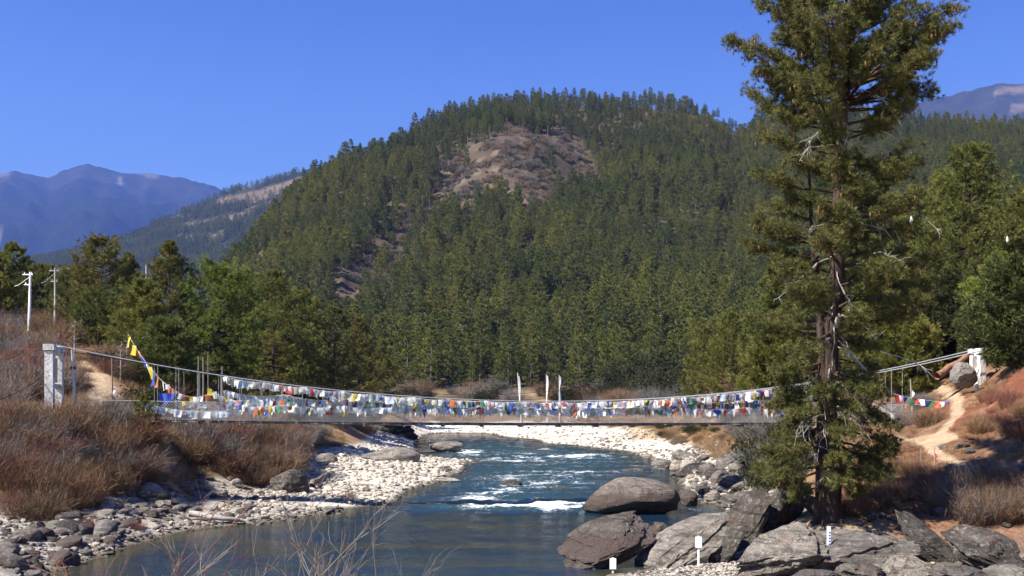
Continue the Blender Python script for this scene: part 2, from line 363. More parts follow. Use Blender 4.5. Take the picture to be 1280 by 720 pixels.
# ------------------------------------------------------------------ terrain: ground heights as profiles (depth, height) along sight directions
PROF = [
 (-1400, [(0,5.2),(30,7),(60,11),(120,22),(260,34)]),
 (-300, [(0,4.8),(14,3),(22,1.2),(36,1.0),(45,1.6),(52,4.2),(60,5.5),(75,7),(100,11),(135,17),(180,16),(260,12)]),
 (0,   [(0,4.8),(12,3),(21,.6),(36,.5),(45,.65),(50.5,.8),(52.5,2.2),(58,4.7),(62,5.55),(70,6.1),(85,9.4),(95,11.2),(110,13.6),(128,16),(160,15.5),(200,13),(260,9)]),
 (70,  [(0,4.8),(12,3),(20,.3),(24,-.4),(38,-.3),(43,.2),(52,.9),(54.5,2.2),(59,4.6),(62,5.5),(70,5.9),(82,8.6),(92,10.6),(110,13.4),(128,15.4),(160,15),(200,12),(260,8)]),
 (130, [(0,4.8),(12,3),(20,.2),(24,-.6),(39,-.6),(44.5,0),(52,.8),(57,1.6),(60.5,4.2),(63,5.4),(70,5.8),(78,7.4),(90,10),(110,13),(128,14.6),(160,14),(200,11),(260,8)]),
 (185, [(0,4.8),(12,3),(20,.1),(24,-.7),(44,-.7),(49.5,0),(55,.6),(58,.9),(60.5,1.7),(62.5,4.3),(67,5.0),(72,5.4),(82,7),(95,9),(120,11.4),(160,12),(200,10),(260,8)]),
 (240, [(0,4.8),(12,3),(20,.1),(24,-.8),(47,-.8),(53.5,0),(58,.4),(66,.85),(69,1.5),(73,3.6),(78,5.0),(88,5.8),(105,7.5),(130,9.2),(170,9.5),(260,7.5)]),
 (330, [(0,4.8),(12,3),(20,.1),(24,-.9),(50,-.9),(56.5,0),(61,.3),(70,.6),(75,1.0),(79,2.9),(84,4.4),(92,5.2),(110,5.8),(140,6.8),(260,6.8)]),
 (400, [(0,4.8),(12,3),(20,.1),(24,-1),(52,-1),(60,0),(66,.32),(80,.5),(95,.75),(106,1.1),(114,2.4),(122,3.6),(145,4.8),(200,6),(260,6.6)]),
 (480, [(0,4.8),(12,3),(20,.1),(24,-1),(58,-1),(66.5,0),(71,.3),(90,.6),(120,.9),(145,1.1),(170,1.3),(190,2.2),(220,3.6),(260,5.2)]),
 (540, [(0,4.8),(12,3),(20,.1),(24,-1),(70,-.9),(82,0),(88,.25),(100,.4),(113,.35),(123,-.1),(128,-.5),(195,-.5),(212,0),(226,1),(240,2.6),(260,4.6)]),
 (575, [(0,4.8),(12,3),(20,.1),(24,-1),(80,-.9),(94,-.1),(98,.1),(106,.2),(114,.16),(118,-.2),(122,-.6),(203,-.6),(212,0),(226,.8),(242,2.4),(263,4.6)]),
 (597, [(0,4.8),(12,3),(20,.1),(24,-1),(108,-.8),(112,-.02),(115,-.02),(118,-.8),(203,-.6),(212,0),(226,.7),(244,2.2),(265,4.6)]),
 (640, [(0,4.8),(12,3),(20,.1),(24,-1),(172,-.8),(184,0),(200,.5),(225,1),(244,2.4),(265,4.8)]),
 (700, [(0,4.8),(12,3),(20,.1),(24,-1),(146,-.8),(156,0),(166,.4),(200,1.1),(225,1.9),(244,3.4),(265,5.6)]),
 (760, [(0,4.8),(12,3),(26,.2),(38,.12),(40.2,0),(42,-.6),(132,-.7),(141,0),(152,.5),(180,1.2),(200,2.1),(230,3.8),(265,6)]),
 (830, [(0,4.8),(12,2.8),(28,.4),(38,.2),(40.6,.1),(42,-.2),(45,-.7),(106,-.6),(116,0),(124,.5),(140,1),(150,1.6),(172,1.7),(184,3),(215,4.6),(265,7)]),
 (880, [(0,4.8),(14,2.5),(28,.5),(38,.3),(41,.2),(44,-.3),(48,-.6),(64,-.5),(68,0),(75,.45),(90,1.1),(110,1.8),(130,2.8),(160,4.6),(200,6),(265,8)]),
 (950, [(0,4.8),(14,2.6),(28,.6),(36,.2),(41,.3),(45,.9),(52,1.1),(60,.95),(68,1.2),(80,2.5),(90,4.2),(110,6),(150,9),(265,13)]),
 (1040,[(0,4.8),(14,2.6),(28,.7),(34,.2),(39,.45),(41,1.5),(42,1.8),(50,2.3),(60,3.6),(67,4.75),(75,5.4),(90,8),(120,12),(160,16),(265,22)]),
 (1130,[(0,4.8),(14,2.6),(28,.7),(34,.2),(39,.45),(42,1.7),(45,2.4),(50,3.1),(58,4.0),(66,4.65),(72,5.3),(80,7),(100,11),(130,16),(180,22),(265,30)]),
 (1220,[(0,4.8),(14,2.6),(28,.7),(34,.2),(39,.5),(42,1.8),(46,3.0),(52,4.3),(58,5.3),(64,6.2),(70,7.0),(80,9),(95,12.5),(120,18),(180,26),(265,36)]),
 (1290,[(0,4.9),(14,2.8),(28,.9),(34,.3),(39,.6),(42,2.2),(46,3.8),(52,5.6),(58,7.2),(64,8.4),(70,9.6),(80,11.4),(95,15),(120,20),(180,28),(265,38)]),
 (1700,[(0,5.5),(28,4),(40,7),(60,13),(95,22),(180,40),(265,52)]),
 (2700,[(0,6.5),(40,14),(95,30),(265,70)]),
]
RIDGE = [(-1400,500,700),(100,495,700),(200,470,660),(240,430,660),(285,342,690),(335,284,750),(352,259,770),(387,231,810),(427,207,850),(487,184,905),(540,164,950),(597,149,985),
         (640,138,1010),(700,132,1030),(760,134,1030),(830,135,1020),(885,143,1010),(905,162,1000),(925,172,990),(960,150,1000),(1040,140,1010),(1150,158,1010),(1200,160,1010),(1280,166,1000),(1500,160,1000),(2700,200,900)]
US = np.unique(np.concatenate([np.arange(-1400, -60, 40), np.arange(-60, 1345, 3.5), np.arange(1345, 2701, 45)]))
DS = np.unique(np.concatenate([np.geomspace(6, 30, 60), np.geomspace(30, 215, 330), np.geomspace(215, 1500, 230)]))
pu = np.array([p[0] for p in PROF])
PZ = np.stack([np.interp(DS, [q[0] for q in p[1]], [q[1] for q in p[1]]) for p in PROF])     # (columns, depths)
k = np.clip(np.searchsorted(pu, US) - 1, 0, len(pu) - 2); wt = (US - pu[k]) / (pu[k + 1] - pu[k])
ws = wt * wt * (3 - 2 * wt) * .5 + wt * .5
ZT = PZ[k] * (1 - ws)[:, None] + PZ[k + 1] * ws[:, None]
UU, DD = np.meshgrid(US, DS, indexing='ij')
XX = (UU - 640) / F * DD
ru = [r[0] for r in RIDGE]
yr = np.interp(US, ru, [r[1] for r in RIDGE]); dr = np.interp(US, ru, [r[2] for r in RIDGE])
zr = EYE - (yr - HZ) * dr / F
th = (DD - 265) / (dr[:, None] - 265)
zend = ZT[:, np.searchsorted(DS, 262)][:, None]
hill = np.where(th <= 1, np.clip(th, 0, 1) ** 1.45 * (zr[:, None] - zend), (zr[:, None] - zend) - (DD - dr[:, None]) * .55)
hillmask = sstep(270, 340, DD) * sstep(210, 300, UU)
ZT = ZT + np.where(DD > 265, hill, 0)
XY = np.stack([XX, DD], -1)
# gullies, spurs and the bare knoll of the wooded hill
def seg_dist(px, py, pts):
    best = np.full(px.shape, 1e9)
    for (x0, y0), (x1, y1) in zip(pts[:-1], pts[1:]):
        dx, dy = x1 - x0, y1 - y0
        tt = np.clip(((px - x0) * dx + (py - y0) * dy) / (dx * dx + dy * dy), 0, 1)
        best = np.minimum(best, np.hypot(px - x0 - tt * dx, py - y0 - tt * dy))
    return best
YP = HZ - (ZT - EYE) * F / DD
gul = np.exp(-(seg_dist(UU, YP, [(410,400),(470,330),(535,262),(560,225)]) / 24) ** 2) * hillmask
ZT = ZT - 9 * gul
ZT = ZT + hillmask * 22 * np.exp(-((UU - 640) / 75) ** 2 - ((YP - 200) / 40) ** 2)
ZT = ZT - hillmask * 14 * np.exp(-((UU - 730) / 50) ** 2 - ((YP - 215) / 40) ** 2)
ZT = ZT + hillmask * sstep(0, .3, th) * (1 - sstep(.8, 1., th)) * (14 * fbm(XY / 130, 4, 3))
# small unevenness, more on the banks than on the gravel
rough = np.interp(ZT, [-1, .0, 1.2, 4, 20], [.04, .04, .10, .28, .5]) * np.interp(DD, [6, 30, 260, 600], [.25, 1, 1, 4])
ZT = ZT + rough * (fbm(XY / 3.2, 5, 9)) + np.interp(DD, [40, 120, 300], [0, .35, 1.2]) * np.interp(ZT, [.3, 3], [.1, 1]) * fbm(XY / 14, 3, 21)
YP = HZ - (ZT - EYE) * F / DD

lds = np.log(DS)
def ground(x, y):
    """terrain height at world x, y"""
    x = np.asarray(x, float); y = np.maximum(np.asarray(y, float), 6.01)
    u = np.clip(640 + F * x / y, US[0], US[-1] - 1e-3)
    i = np.clip(np.searchsorted(US, u, 'right') - 1, 0, len(US) - 2); j = np.clip(np.searchsorted(DS, y, 'right') - 1, 0, len(DS) - 2)
    a = (u - US[i]) / (US[i + 1] - US[i]); b = np.clip((y - DS[j]) / (DS[j + 1] - DS[j]), 0, 1)
    return (ZT[i, j] * (1 - a) + ZT[i + 1, j] * a) * (1 - b) + (ZT[i, j + 1] * (1 - a) + ZT[i + 1, j + 1] * a) * b

def P(u, y, dmin=24, dmax=1100):
    """first ground point seen at photo pixel (u, y), or None"""
    d = DS[(DS > dmin) & (DS < dmax)]
    x = (u - 640) / F * d
    yy = HZ - (np.maximum(ground(x, d), 0) - EYE) * F / d
    q = np.nonzero(yy <= y)[0]
    if not len(q): return None
    q = q[0]; dd = d[q]
    if q > 0 and yy[q - 1] != yy[q]:
        s = (yy[q - 1] - y) / (yy[q - 1] - yy[q]); dd = d[q - 1] + s * (d[q] - d[q - 1]) if 0 <= s <= 1 else dd
    X = (u - 640) / F * dd
    return np.array([X, dd, float(ground(X, dd))])

def GP(u, d, dz=0):
    x = (u - 640) / F * d
    return np.array([x, d, float(ground(x, d)) + dz])

# ground colour (what the ground is made of at each place)
C = np.zeros(ZT.shape + (3,)); C[:] = (.20, .125, .07)
def lay(mask, col):
    global C
    mask = np.clip(mask, 0, 1)[..., None]; C = C * (1 - mask) + np.array(col) * mask
nz = fbm(XY / 7, 4, 31); nz2 = fbm(XY / 2, 4, 35); nz3 = fbm(XY / 60, 4, 37)
lay(sstep(.0, .35, nz), (.27, .19, .105)); lay(sstep(.1, .4, fbm(XY / 11, 4, 44)) * .7, (.17, .085, .05))
lay(sstep(215, 300, DD), (.075, .06, .035))
lay(sstep(.05, .3, nz3) * sstep(260, 330, DD), (.095, .07, .045))
grav = (1 - sstep(1.25, 2.0, ZT + .5 * nz)) * (DD < 235)
lay(grav, (.36, .33, .285)); lay(grav * sstep(.0, .3, nz2), (.27, .245, .21))
pale = grav * sstep(370, 430, UU) * (1 - sstep(840, 870, UU)) * sstep(56, 62, DD)
lay(pale, (.60, .56, .48)); lay(pale * sstep(.15, .35, nz), (.46, .43, .37))
lay(grav * sstep(47, 43, DD) * sstep(770, 800, UU) * sstep(945, 905, UU), (.56, .54, .50))
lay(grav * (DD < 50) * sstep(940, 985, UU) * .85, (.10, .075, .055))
lay((1 - sstep(-.02, .16, ZT)) * (DD < 240), (.10, .085, .055)); lay(1 - sstep(-.5, -.2, ZT), (.07, .075, .05))
lay(np.exp(-((UU - 835) / 55) ** 4 - ((YP - 542) / 9) ** 4) * (DD > 100) * (DD < 180), (.36, .26, .14))   # dry turf on the far right bank
# right bank: reddish leaf litter
rb = sstep(1090, 1140, UU) * sstep(38, 44, DD) * (1 - sstep(78, 95, DD)); lay(rb, (.15, .08, .046)); lay(rb * sstep(-.05, .25, nz), (.165, .065, .036)); lay(rb * sstep(.1, .4, nz2) * .6, (.24, .16, .095))
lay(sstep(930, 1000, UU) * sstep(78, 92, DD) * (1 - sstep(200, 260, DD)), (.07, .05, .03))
# bare scree on the hill, eroded gully, terraces
def blob(pts, wd, soft=.5):
    dd = seg_dist(UU, YP + 0, pts); return 1 - sstep(wd * (1 - soft), wd, dd + wd * .35 * fbm(XY / 25, 3, 51))
SCREE = [([(580,232),(640,190),(690,222)], 40), ([(630,215),(670,245)], 36), ([(700,188),(728,225)], 27), ([(600,250),(570,270)], 16), ([(575,245),(545,270)], 10), ([(505,296),(470,325),(428,378)], 17), ([(545,275),(520,292)], 9), ([(590,385),(598,392)], 6)]
bare = np.zeros(ZT.shape)
for pts, wd in SCREE: bare = np.maximum(bare, blob(pts, wd))
bare *= (DD > 420)
lay(bare, (.08, .062, .046)); lay(bare * sstep(.1, .3, fbm(XY / 11, 5, 61)), (.145, .112, .078)); lay(bare * sstep(.15, .3, fbm(XY / 16, 4, 66)), (.065, .048, .038))
strip = np.zeros(ZT.shape)
for pts, wd in [([(800,284),(840,284),(905,280),(960,270)], 6), ([(665,303),(700,292),(740,287)], 3.5), ([(818,410),(824,435),(820,455)], 9), ([(655,322),(680,320)], 8), ([(625,322),(632,335)], 6),
                ([(722,160),(732,168)], 4), ([(590,385),(600,392)],5)]:
    strip = np.maximum(strip, blob(pts, wd))
strip *= (DD > 300); lay(strip, (.20, .15, .105))
bare = np.maximum(bare, strip)
lay(np.exp(-((YP - 496) / 7) ** 4) * (UU > 420) * (UU < 930) * (DD > 215) * (DD < 330) * sstep(-.3, .2, nz), (.27, .19, .115))   # dry meadow beyond the river

# paths of pale sand
def path_mask(px, width, soft=.4):
    w3 = [P(u, y) for u, y in px]; w3 = [q for q in w3 if q is not None]
    return 1 - sstep(width * (1 - soft), width, seg_dist(XX, DD, [(q[0], q[1]) for q in w3]) + width * .5 * nz2)
SAND = (.35, .26, .17)
PATHS = [([(1112,549),(1150,548),(1178,551)], .85), ([(1150,548),(1172,568),(1192,577),(1214,590),(1250,600),(1290,606)], .33), ([(1214,590),(1196,606),(1178,616)], .28),
         ([(1172,545),(1196,520),(1198,497),(1172,482)], .45), ([(0,527),(45,524),(110,519),(190,514)], .75), ([(122,470),(132,486),(128,503),(112,518)], 1.15), ([(98,452),(112,462),(122,470)], .5)]
pm = np.zeros(ZT.shape)
for px, wd in PATHS: pm = np.maximum(pm, path_mask(px, wd))
lay(pm * (DD < 100), SAND)
lay((seg_dist(UU, YP, [(205,570),(212,592),(240,606)]) < 22) * (DD > 55) * (DD < 75) * .8, (.25, .18, .125))

def grid_mesh(name, X, Y, Z, mat, cols=None, attrs=None, extra_row=None, smooth=True):
    n, m_ = X.shape
    V = np.stack([X, Y, Z], -1).reshape(-1, 3)
    i = np.arange(n - 1)[:, None] * m_; j = np.arange(m_ - 1)[None]
    f = np.stack([i + j, i + m_ + j, i + m_ + j + 1, i + j + 1], -1).reshape(-1, 4)
    b = MB(); b.add(V, f); me = b.mesh(name, mat, smooth)
    if cols is not None:
        ca = me.color_attributes.new('Col', 'FLOAT_COLOR', 'POINT')
        ca.data.foreach_set('color', np.concatenate([cols.reshape(-1, 3), np.ones((n * m_, 1))], 1).astype(np.float32).ravel())
    for k_, a_ in (attrs or {}).items():
        at_ = me.attributes.new(k_, 'FLOAT', 'POINT'); at_.data.foreach_set('value', a_.astype(np.float32).ravel())
    return me

# close the sheet behind the camera
Xb = np.concatenate([((US - 640) / F * 240)[:, None], XX], 1); Yb = np.concatenate([np.full((len(US), 1), -110.), DD], 1); Zb = np.concatenate([np.full((len(US), 1), 6.), ZT], 1)
Cb = np.concatenate([C[:, :1], C], 1)
tag(link_mesh('ground', grid_mesh('ground', Xb, Yb, Zb, M['earth'], Cb)), 'river valley floor, banks and the slopes of the wooded hill', 'ground', kind='structure')

# ------------------------------------------------------------------ river
wu = np.arange(-260, 1120, 3.2); wd_ = np.geomspace(17, 236, 440)
WU, WD = np.meshgrid(wu, wd_, indexing='ij'); WX = (WU - 640) / F * WD
WY = HZ + EYE * F / WD                       # where the flat water plane falls, only used to place the rapids
wxy = np.stack([WX, WD], -1)
def gz(cx, cy, sx, sy): return np.exp(-((WU - cx) / sx) ** 2 - ((WY - cy) / sy) ** 2)
rapid = np.clip(1.3 * gz(640, 632, 130, 8) + 1.0 * gz(660, 600, 120, 28) + .9 * gz(690, 572, 130, 14) + .6 * gz(600, 560, 60, 10) + .5 * gz(900, 640, 40, 6) + .35 * gz(640, 550, 200, 8), 0, 1)
rapid *= sstep(646, 636, WY + 4 * fbm(wxy / 3, 3, 71))
zone = np.clip(1.25 * gz(655, 631, 85, 5) + .8 * gz(690, 634, 60, 5) + .55 * gz(668, 602, 90, 14) + .6 * gz(690, 574, 110, 8) + .55 * gz(610, 615, 40, 7) + .5 * gz(735, 591, 60, 4) + .45 * gz(590, 565, 60, 9) + .16 * gz(660, 600, 130, 40) + .8 * gz(590, 566, 14, 3) + .7 * gz(655, 570, 14, 3) + .75 * gz(725, 570, 30, 3)
               + .55 * gz(865, 638, 25, 3) + .45 * gz(590, 624, 40, 2.5), 0, 1.3)
st = fbm(wxy / np.array([2.2, 1.4]), 5, 81, .6); st2 = fbm(wxy / np.array([.7, .5]), 3, 85)
foam = np.clip(zone * (.56 + 1.35 * st + .5 * st2) - .05, 0, 1) * .62
gz_ = ground(WX, WD)
shallow = np.clip(1 - sstep(.05, .75, -gz_), 0, 1) * .9
shallow = np.maximum(shallow, .5 * sstep(.0, .4, fbm(wxy / np.array([5, 2.5]), 3, 91)) * (WY > 646) * sstep(900, 500, WU))
WZ = .02 * fbm(wxy / 1.3, 3, 93) + rapid * (.24 * fbm(wxy / np.array([2.6, 1.3]), 4, 95) + .09 * fbm(wxy / .5, 2, 97)) + .10 * np.clip(foam, 0, 1)
tag(link_mesh('river', grid_mesh('river', WX, WD, WZ, M['water'], None, {'rapid': rapid, 'foam': foam, 'shallow': shallow})), 'clear blue-green river with white rapids and a calm pool', 'river', kind='structure')

# ------------------------------------------------------------------ far hillside and mountains
fu = np.arange(-900, 640, 5.); fd = np.geomspace(1400, 5600, 190)
FU, FD = np.meshgrid(fu, fd, indexing='ij'); FX = (FU - 640) / F * FD; fxy = np.stack([FX, FD], -1)
fr = np.interp(fu, [-900,-300,-100,0,60,130,200,250,290,340,390,450,640], [352,342,337,329,320,304,284,262,241,226,212,203,190])[:, None]
frz = EYE + (HZ - fr) * 4500 / F; ft = (FD - 1400) / 3100
FZ = 6 + np.where(ft < 1, np.clip(ft, 0, 1) ** 1.15 * (frz - 6), frz - 6 - (FD - 4500) * .5) + 36 * fbm(fxy / 450, 5, 101) * np.clip(ft * 3, 0, 1)
FY = HZ - (FZ - EYE) * F / FD
FC = np.zeros(FZ.shape + (3,)); FC[:] = (.03, .036, .022)
fbare = np.zeros(FZ.shape)
for pts, wd in [([(220,300),(250,298),(275,295)], 5), ([(225,284),(265,277),(300,270),(318,262)], 5), ([(275,256),(320,246),(350,236),(380,226)], 8), ([(330,255),(350,262)], 4), ([(180,280),(215,273),(245,270)], 2.5), ([(300,236),(330,226)], 3), ([(385,230),(440,220)], 8)]:
    fbare = np.maximum(fbare, 1 - sstep(wd * .6, wd, seg_dist(FU, FY, pts) + wd * .5 * fbm(fxy / 90, 4, 105)))
FC = FC * (1 - fbare[..., None]) + np.array((.15, .115, .075)) * fbare[..., None]
tag(link_mesh('hillside', grid_mesh('hillside', FX, FD, FZ, M['farm'], FC)), 'wooded hillside with bare clearings across the valley', 'hillside', kind='structure')

def range_mesh(us, ys, ulo, uhi, d0, dridge, d1, amp, seed, col, bare_px):
    u_ = np.arange(ulo, uhi, 5.); d_ = np.linspace(d0, d1, 110)
    A, B = np.meshgrid(u_, d_, indexing='ij'); x = (A - 640) / F * B; xy = np.stack([x, B], -1)
    yy = np.interp(u_, us, ys)[:, None]; z1 = EYE + (HZ - yy) * dridge / F; t_ = (B - d0) / (dridge - d0)
    rid = 1 - np.abs(fbm(xy / (dridge * .11), 5, seed)) * 2
    env = np.clip(1 - np.abs(t_ - .5) / .5, 0, 1) ** .7
    z = np.where(t_ < 1, 4 + np.clip(t_, 0, 1) ** 1.1 * (z1 - 4), z1 - (B - dridge) * .6) + amp * env * (rid - .4) + amp * .12 * np.clip(t_, 0, 1) * fbm(xy / (dridge * .012), 4, seed + 9)
    yp = HZ - (z - EYE) * F / B
    cc = np.zeros(z.shape + (3,)); cc[:] = col
    k_ = sstep(.72, .95, t_ + .15 * fbm(xy / (dridge * .03), 4, seed + 5))[..., None]; cc = cc * (1 - k_) + np.array((.042, .044, .036)) * k_
    for pts, wd, bc in bare_px:
        q = (1 - sstep(wd * .5, wd, seg_dist(A, yp, pts) + wd * .5 * fbm(xy / (dridge * .01), 3, seed + 3)))[..., None]
        cc = cc * (1 - q) + np.array(bc) * q
    return grid_mesh('mountain', x, B, z, M['farm'], cc)
tag(link_mesh('mountain', range_mesh([-900,-300,-60,0,15,40,62,76,90,105,130,150,175,185,215,240,262,280,330,420,640], [250,240,224,214,211,217,222,215,209,206,209,211,218,215,222,226,233,241,256,262,270], -900, 640, 7000, 15000, 17000, 600, 111, (.022, .027, .02),
   [([(0,217),(10,218)], 6, (.15,.125,.095)), ([(150,224),(152,229)], 4, (.26,.24,.21)), ([(176,215),(195,220)], 4, (.16,.15,.135)), ([(0,295),(2,297)], 4, (.2,.18,.15))])),
   'distant blue mountain range beyond the valley', 'mountain', kind='structure')
tag(link_mesh('mountain', range_mesh([900,1040,1110,1140,1160,1190,1215,1235,1255,1280,1400,1700], [165,150,140,131,124,119,113,107,104,102,98,105], 880, 1800, 5000, 10000, 11500, 280, 131, (.022, .03, .02),
   [([(1248,114),(1290,112)], 7, (.16,.125,.09)), ([(1268,136),(1290,132)], 6, (.16,.125,.09))])), 'distant blue mountain on the skyline beyond the wooded hill', 'mountain', kind='structure')

# ------------------------------------------------------------------ haze
hb = MB(); hb.box((0, 8700, 1900), (30000, 18200, 3830))
m, t, N = new_mat('valley_air'); pv = t.nodes.new('ShaderNodeVolumePrincipled'); ot = t.nodes.new('ShaderNodeOutputMaterial')
pv.inputs['Color'].default_value = (.11, .21, .66, 1); pv.inputs['Density'].default_value = 0.6e-4; pv.inputs['Anisotropy'].default_value = .1
t.links.new(pv.outputs[0], ot.inputs['Volume'])
tag(hb.build('haze', m), 'thin blue haze filling the valley', 'haze', kind='stuff')
# ------------------------------------------------------------------ trees
def unit(a): return a / (np.linalg.norm(a, axis=-1, keepdims=True) + 1e-9)

def blades(mb, cen, dirs, K, length, width, spread, g, mat=0, rr=None):
    """K narrow needle bundles fanned out around each direction"""
    n = len(cen)
    c = np.repeat(cen, K, 0); d = unit(np.repeat(dirs, K, 0) + spread * g.normal(size=(n * K, 3)))
    ln = length * g.uniform(.6, 1.2, n * K)[:, None]; s = unit(np.cross(d, g.normal(size=(n * K, 3)))) * width * .5
    mid = c + d * ln * .45; tip = c + d * ln
    V = np.stack([c - s * .35, mid + s, tip, mid - s], 1).reshape(-1, 3)
    f = np.arange(n * K * 4).reshape(-1, 4)
    base = g.uniform(0, 1, n) if rr is None else rr
    r = np.repeat(np.clip(np.repeat(base, K) + g.normal(0, .14, n * K), 0, 1), 4)
    mb.add(V, f, mat, r)

def pine(seed, h, crown0=.2, rad=3.4, whorls=15, nb=6, tufts=6, K=5, blen=.85, bwid=.22, shape='cone', lat=.5, limbs=True, lean=.02, sparse=0., trad=None, rise=.5, vert=.11):
    g = np.random.default_rng(seed)
    cr, tr = MB(), MB()
    zs = np.linspace(-.5, h, 9); bend = np.cumsum(g.normal(0, lean * h / 9, (9, 2)), 0); bend -= bend[0]
    def axis(z): return np.array([np.interp(z, zs, bend[:, 0]), np.interp(z, zs, bend[:, 1]), z])
    r0 = trad or h * .0145
    tr.tube(np.stack([bend[:, 0], bend[:, 1], zs], 1), np.interp(zs, [-.5, .6, h], [r0 * 1.25, r0, r0 * .12]), 7)
    cen, dr = [], []
    az = g.uniform(0, 6.28)
    for q in range(whorls):
        s = (q + g.uniform(-.3, .3)) / (whorls - 1); s = min(max(s, 0), 1)
        z = h * (crown0 + (.975 - crown0) * s)
        if shape == 'cone': pf = (1 - s) ** .72 * min(1, .55 + s * 2.2) + .07
        elif shape == 'round': pf = math.sin(math.pi * (.24 + .74 * s)) ** .7 + .05
        elif shape == 'flat': pf = .55 + .5 * math.sin(math.pi * (.1 + .8 * s)) - .55 * s ** 4
        else: pf = (1 - s) ** .5 * .9 + .1
        n = max(3, int(nb * (1 - .35 * s) + g.uniform(-.5, .99)))
        for b in range(n):
            az += 2.4 + g.normal(0, .35)
            if g.uniform() < sparse: continue
            L = rad * pf * g.uniform(.62, 1.18)
            el = -.12 + .75 * s + g.normal(0, .1)
            d0 = np.array([math.cos(az) * math.cos(el), math.sin(az) * math.cos(el), math.sin(el)])
            p0 = axis(z)
            tt = np.linspace(0, 1, 5)[:, None]
            pts = p0 + d0 * L * tt + np.array([0, 0, 1.0]) * (tt ** 2.2) * L * g.uniform(.05, .3) + np.array([0, 0, -1.]) * np.sin(tt * 3.1) * L * .06
            if limbs: tr.tube(pts, np.linspace(max(.02, L * .017), .008, 5), 3, 1 if len(tr.m) > 999999 else 0, cap=False)
            k = max(2, int(tufts * (.5 + .5 * L / rad) * g.uniform(.8, 1.2)))
            a = g.uniform(.28, 1.03, k) ** .8
            P0 = np.stack([np.interp(a, tt[:, 0], pts[:, i]) for i in range(3)], 1)
            side = np.array([-math.sin(az), math.cos(az), 0])
            P0 += side * (g.normal(0, .55, k) * lat * (.35 + .65 * (1 - a)) * min(L, 2.5) * .6)[:, None] + np.array([0, 0, 1]) * (g.normal(.05, vert, k) * lat * min(L, 2.5))[:, None]
            D = d0 * .7 + np.array([0, 0, rise]) + g.normal(0, .25, (k, 3))
            cen.append(P0); dr.append(D)
    # leader
    top = axis(h)
    cen.append(top + g.normal(0, .1, (6, 3)) * np.array([1, 1, 2]) - np.array([0, 0, .3])); dr.append(np.tile([0, 0, 1.], (6, 1)) + g.normal(0, .3, (6, 3)))
    cen = np.concatenate(cen); dr = unit(np.concatenate(dr))
    blades(cr, cen, dr, K, blen, bwid, .55, g)
    return cr, tr

def bare_tree(seed, h, n=26, r0=.13, spread=.22):
    g = np.random.default_rng(seed); b = MB()
    b.tube([(0, 0, -.4), (.05, 0, h * .3), (.0, .1, h * .65), (.1, .05, h)], [r0, r0 * .8, r0 * .5, .015], 5)
    for i in range(n):
        z = h * g.uniform(.3, .97); a = g.uniform(0, 6.28); L = h * spread * g.uniform(.3, 1) * (1.15 - z / h)+.15
        e = np.array([math.cos(a), math.sin(a), g.uniform(.1, .9)]) * L
        p = np.array([0, 0, z]); b.tube([p, p + e * .5 + [0, 0, .05 * L], p + e], [.03 * r0 / .13, .02 * r0 / .13, .006], 3, cap=False)
    return b

# --- hill forest: tree meshes shared by every copy
VAR = []
specs = [dict(h=16, crown0=.12, rad=4.3, shape='cone'), dict(h=18, crown0=.2, rad=4.0, shape='cone'), dict(h=15, crown0=.16, rad=4.4, shape='round'), dict(h=20, crown0=.3, rad=3.8, shape='open'),
         dict(h=17, crown0=.1, rad=4.2, shape='cone', whorls=11), dict(h=14, crown0=.1, rad=4.4, shape='open'), dict(h=24, crown0=.5, rad=2.9, shape='round', whorls=10)]
for i, s_ in enumerate(specs):
    cr, tr = pine(200 + i, **{**dict(tufts=16, K=7, blen=.68, bwid=.15, lat=.9, rise=.14, vert=.05, whorls=12, nb=8), **s_})
    VAR.append((cr, tr, s_['h']))
far_coll = bpy.data.collections.new('forest_kinds')
for i, (cr, tr, h) in enumerate(VAR):
    b = MB(); b.merge(cr, 0); b.merge(tr, 1)
    far_coll.objects.link(bpy.data.objects.new('kind_%02d' % i, b.mesh('forest_pine', [M['pine_far'], M['bark_far']])))
far_coll.objects.link(bpy.data.objects.new('kind_%02d' % len(VAR), bare_tree(260, 13, 16, .16).mesh('bare_tree', M['bark_far'])))
NBARE = len(VAR)

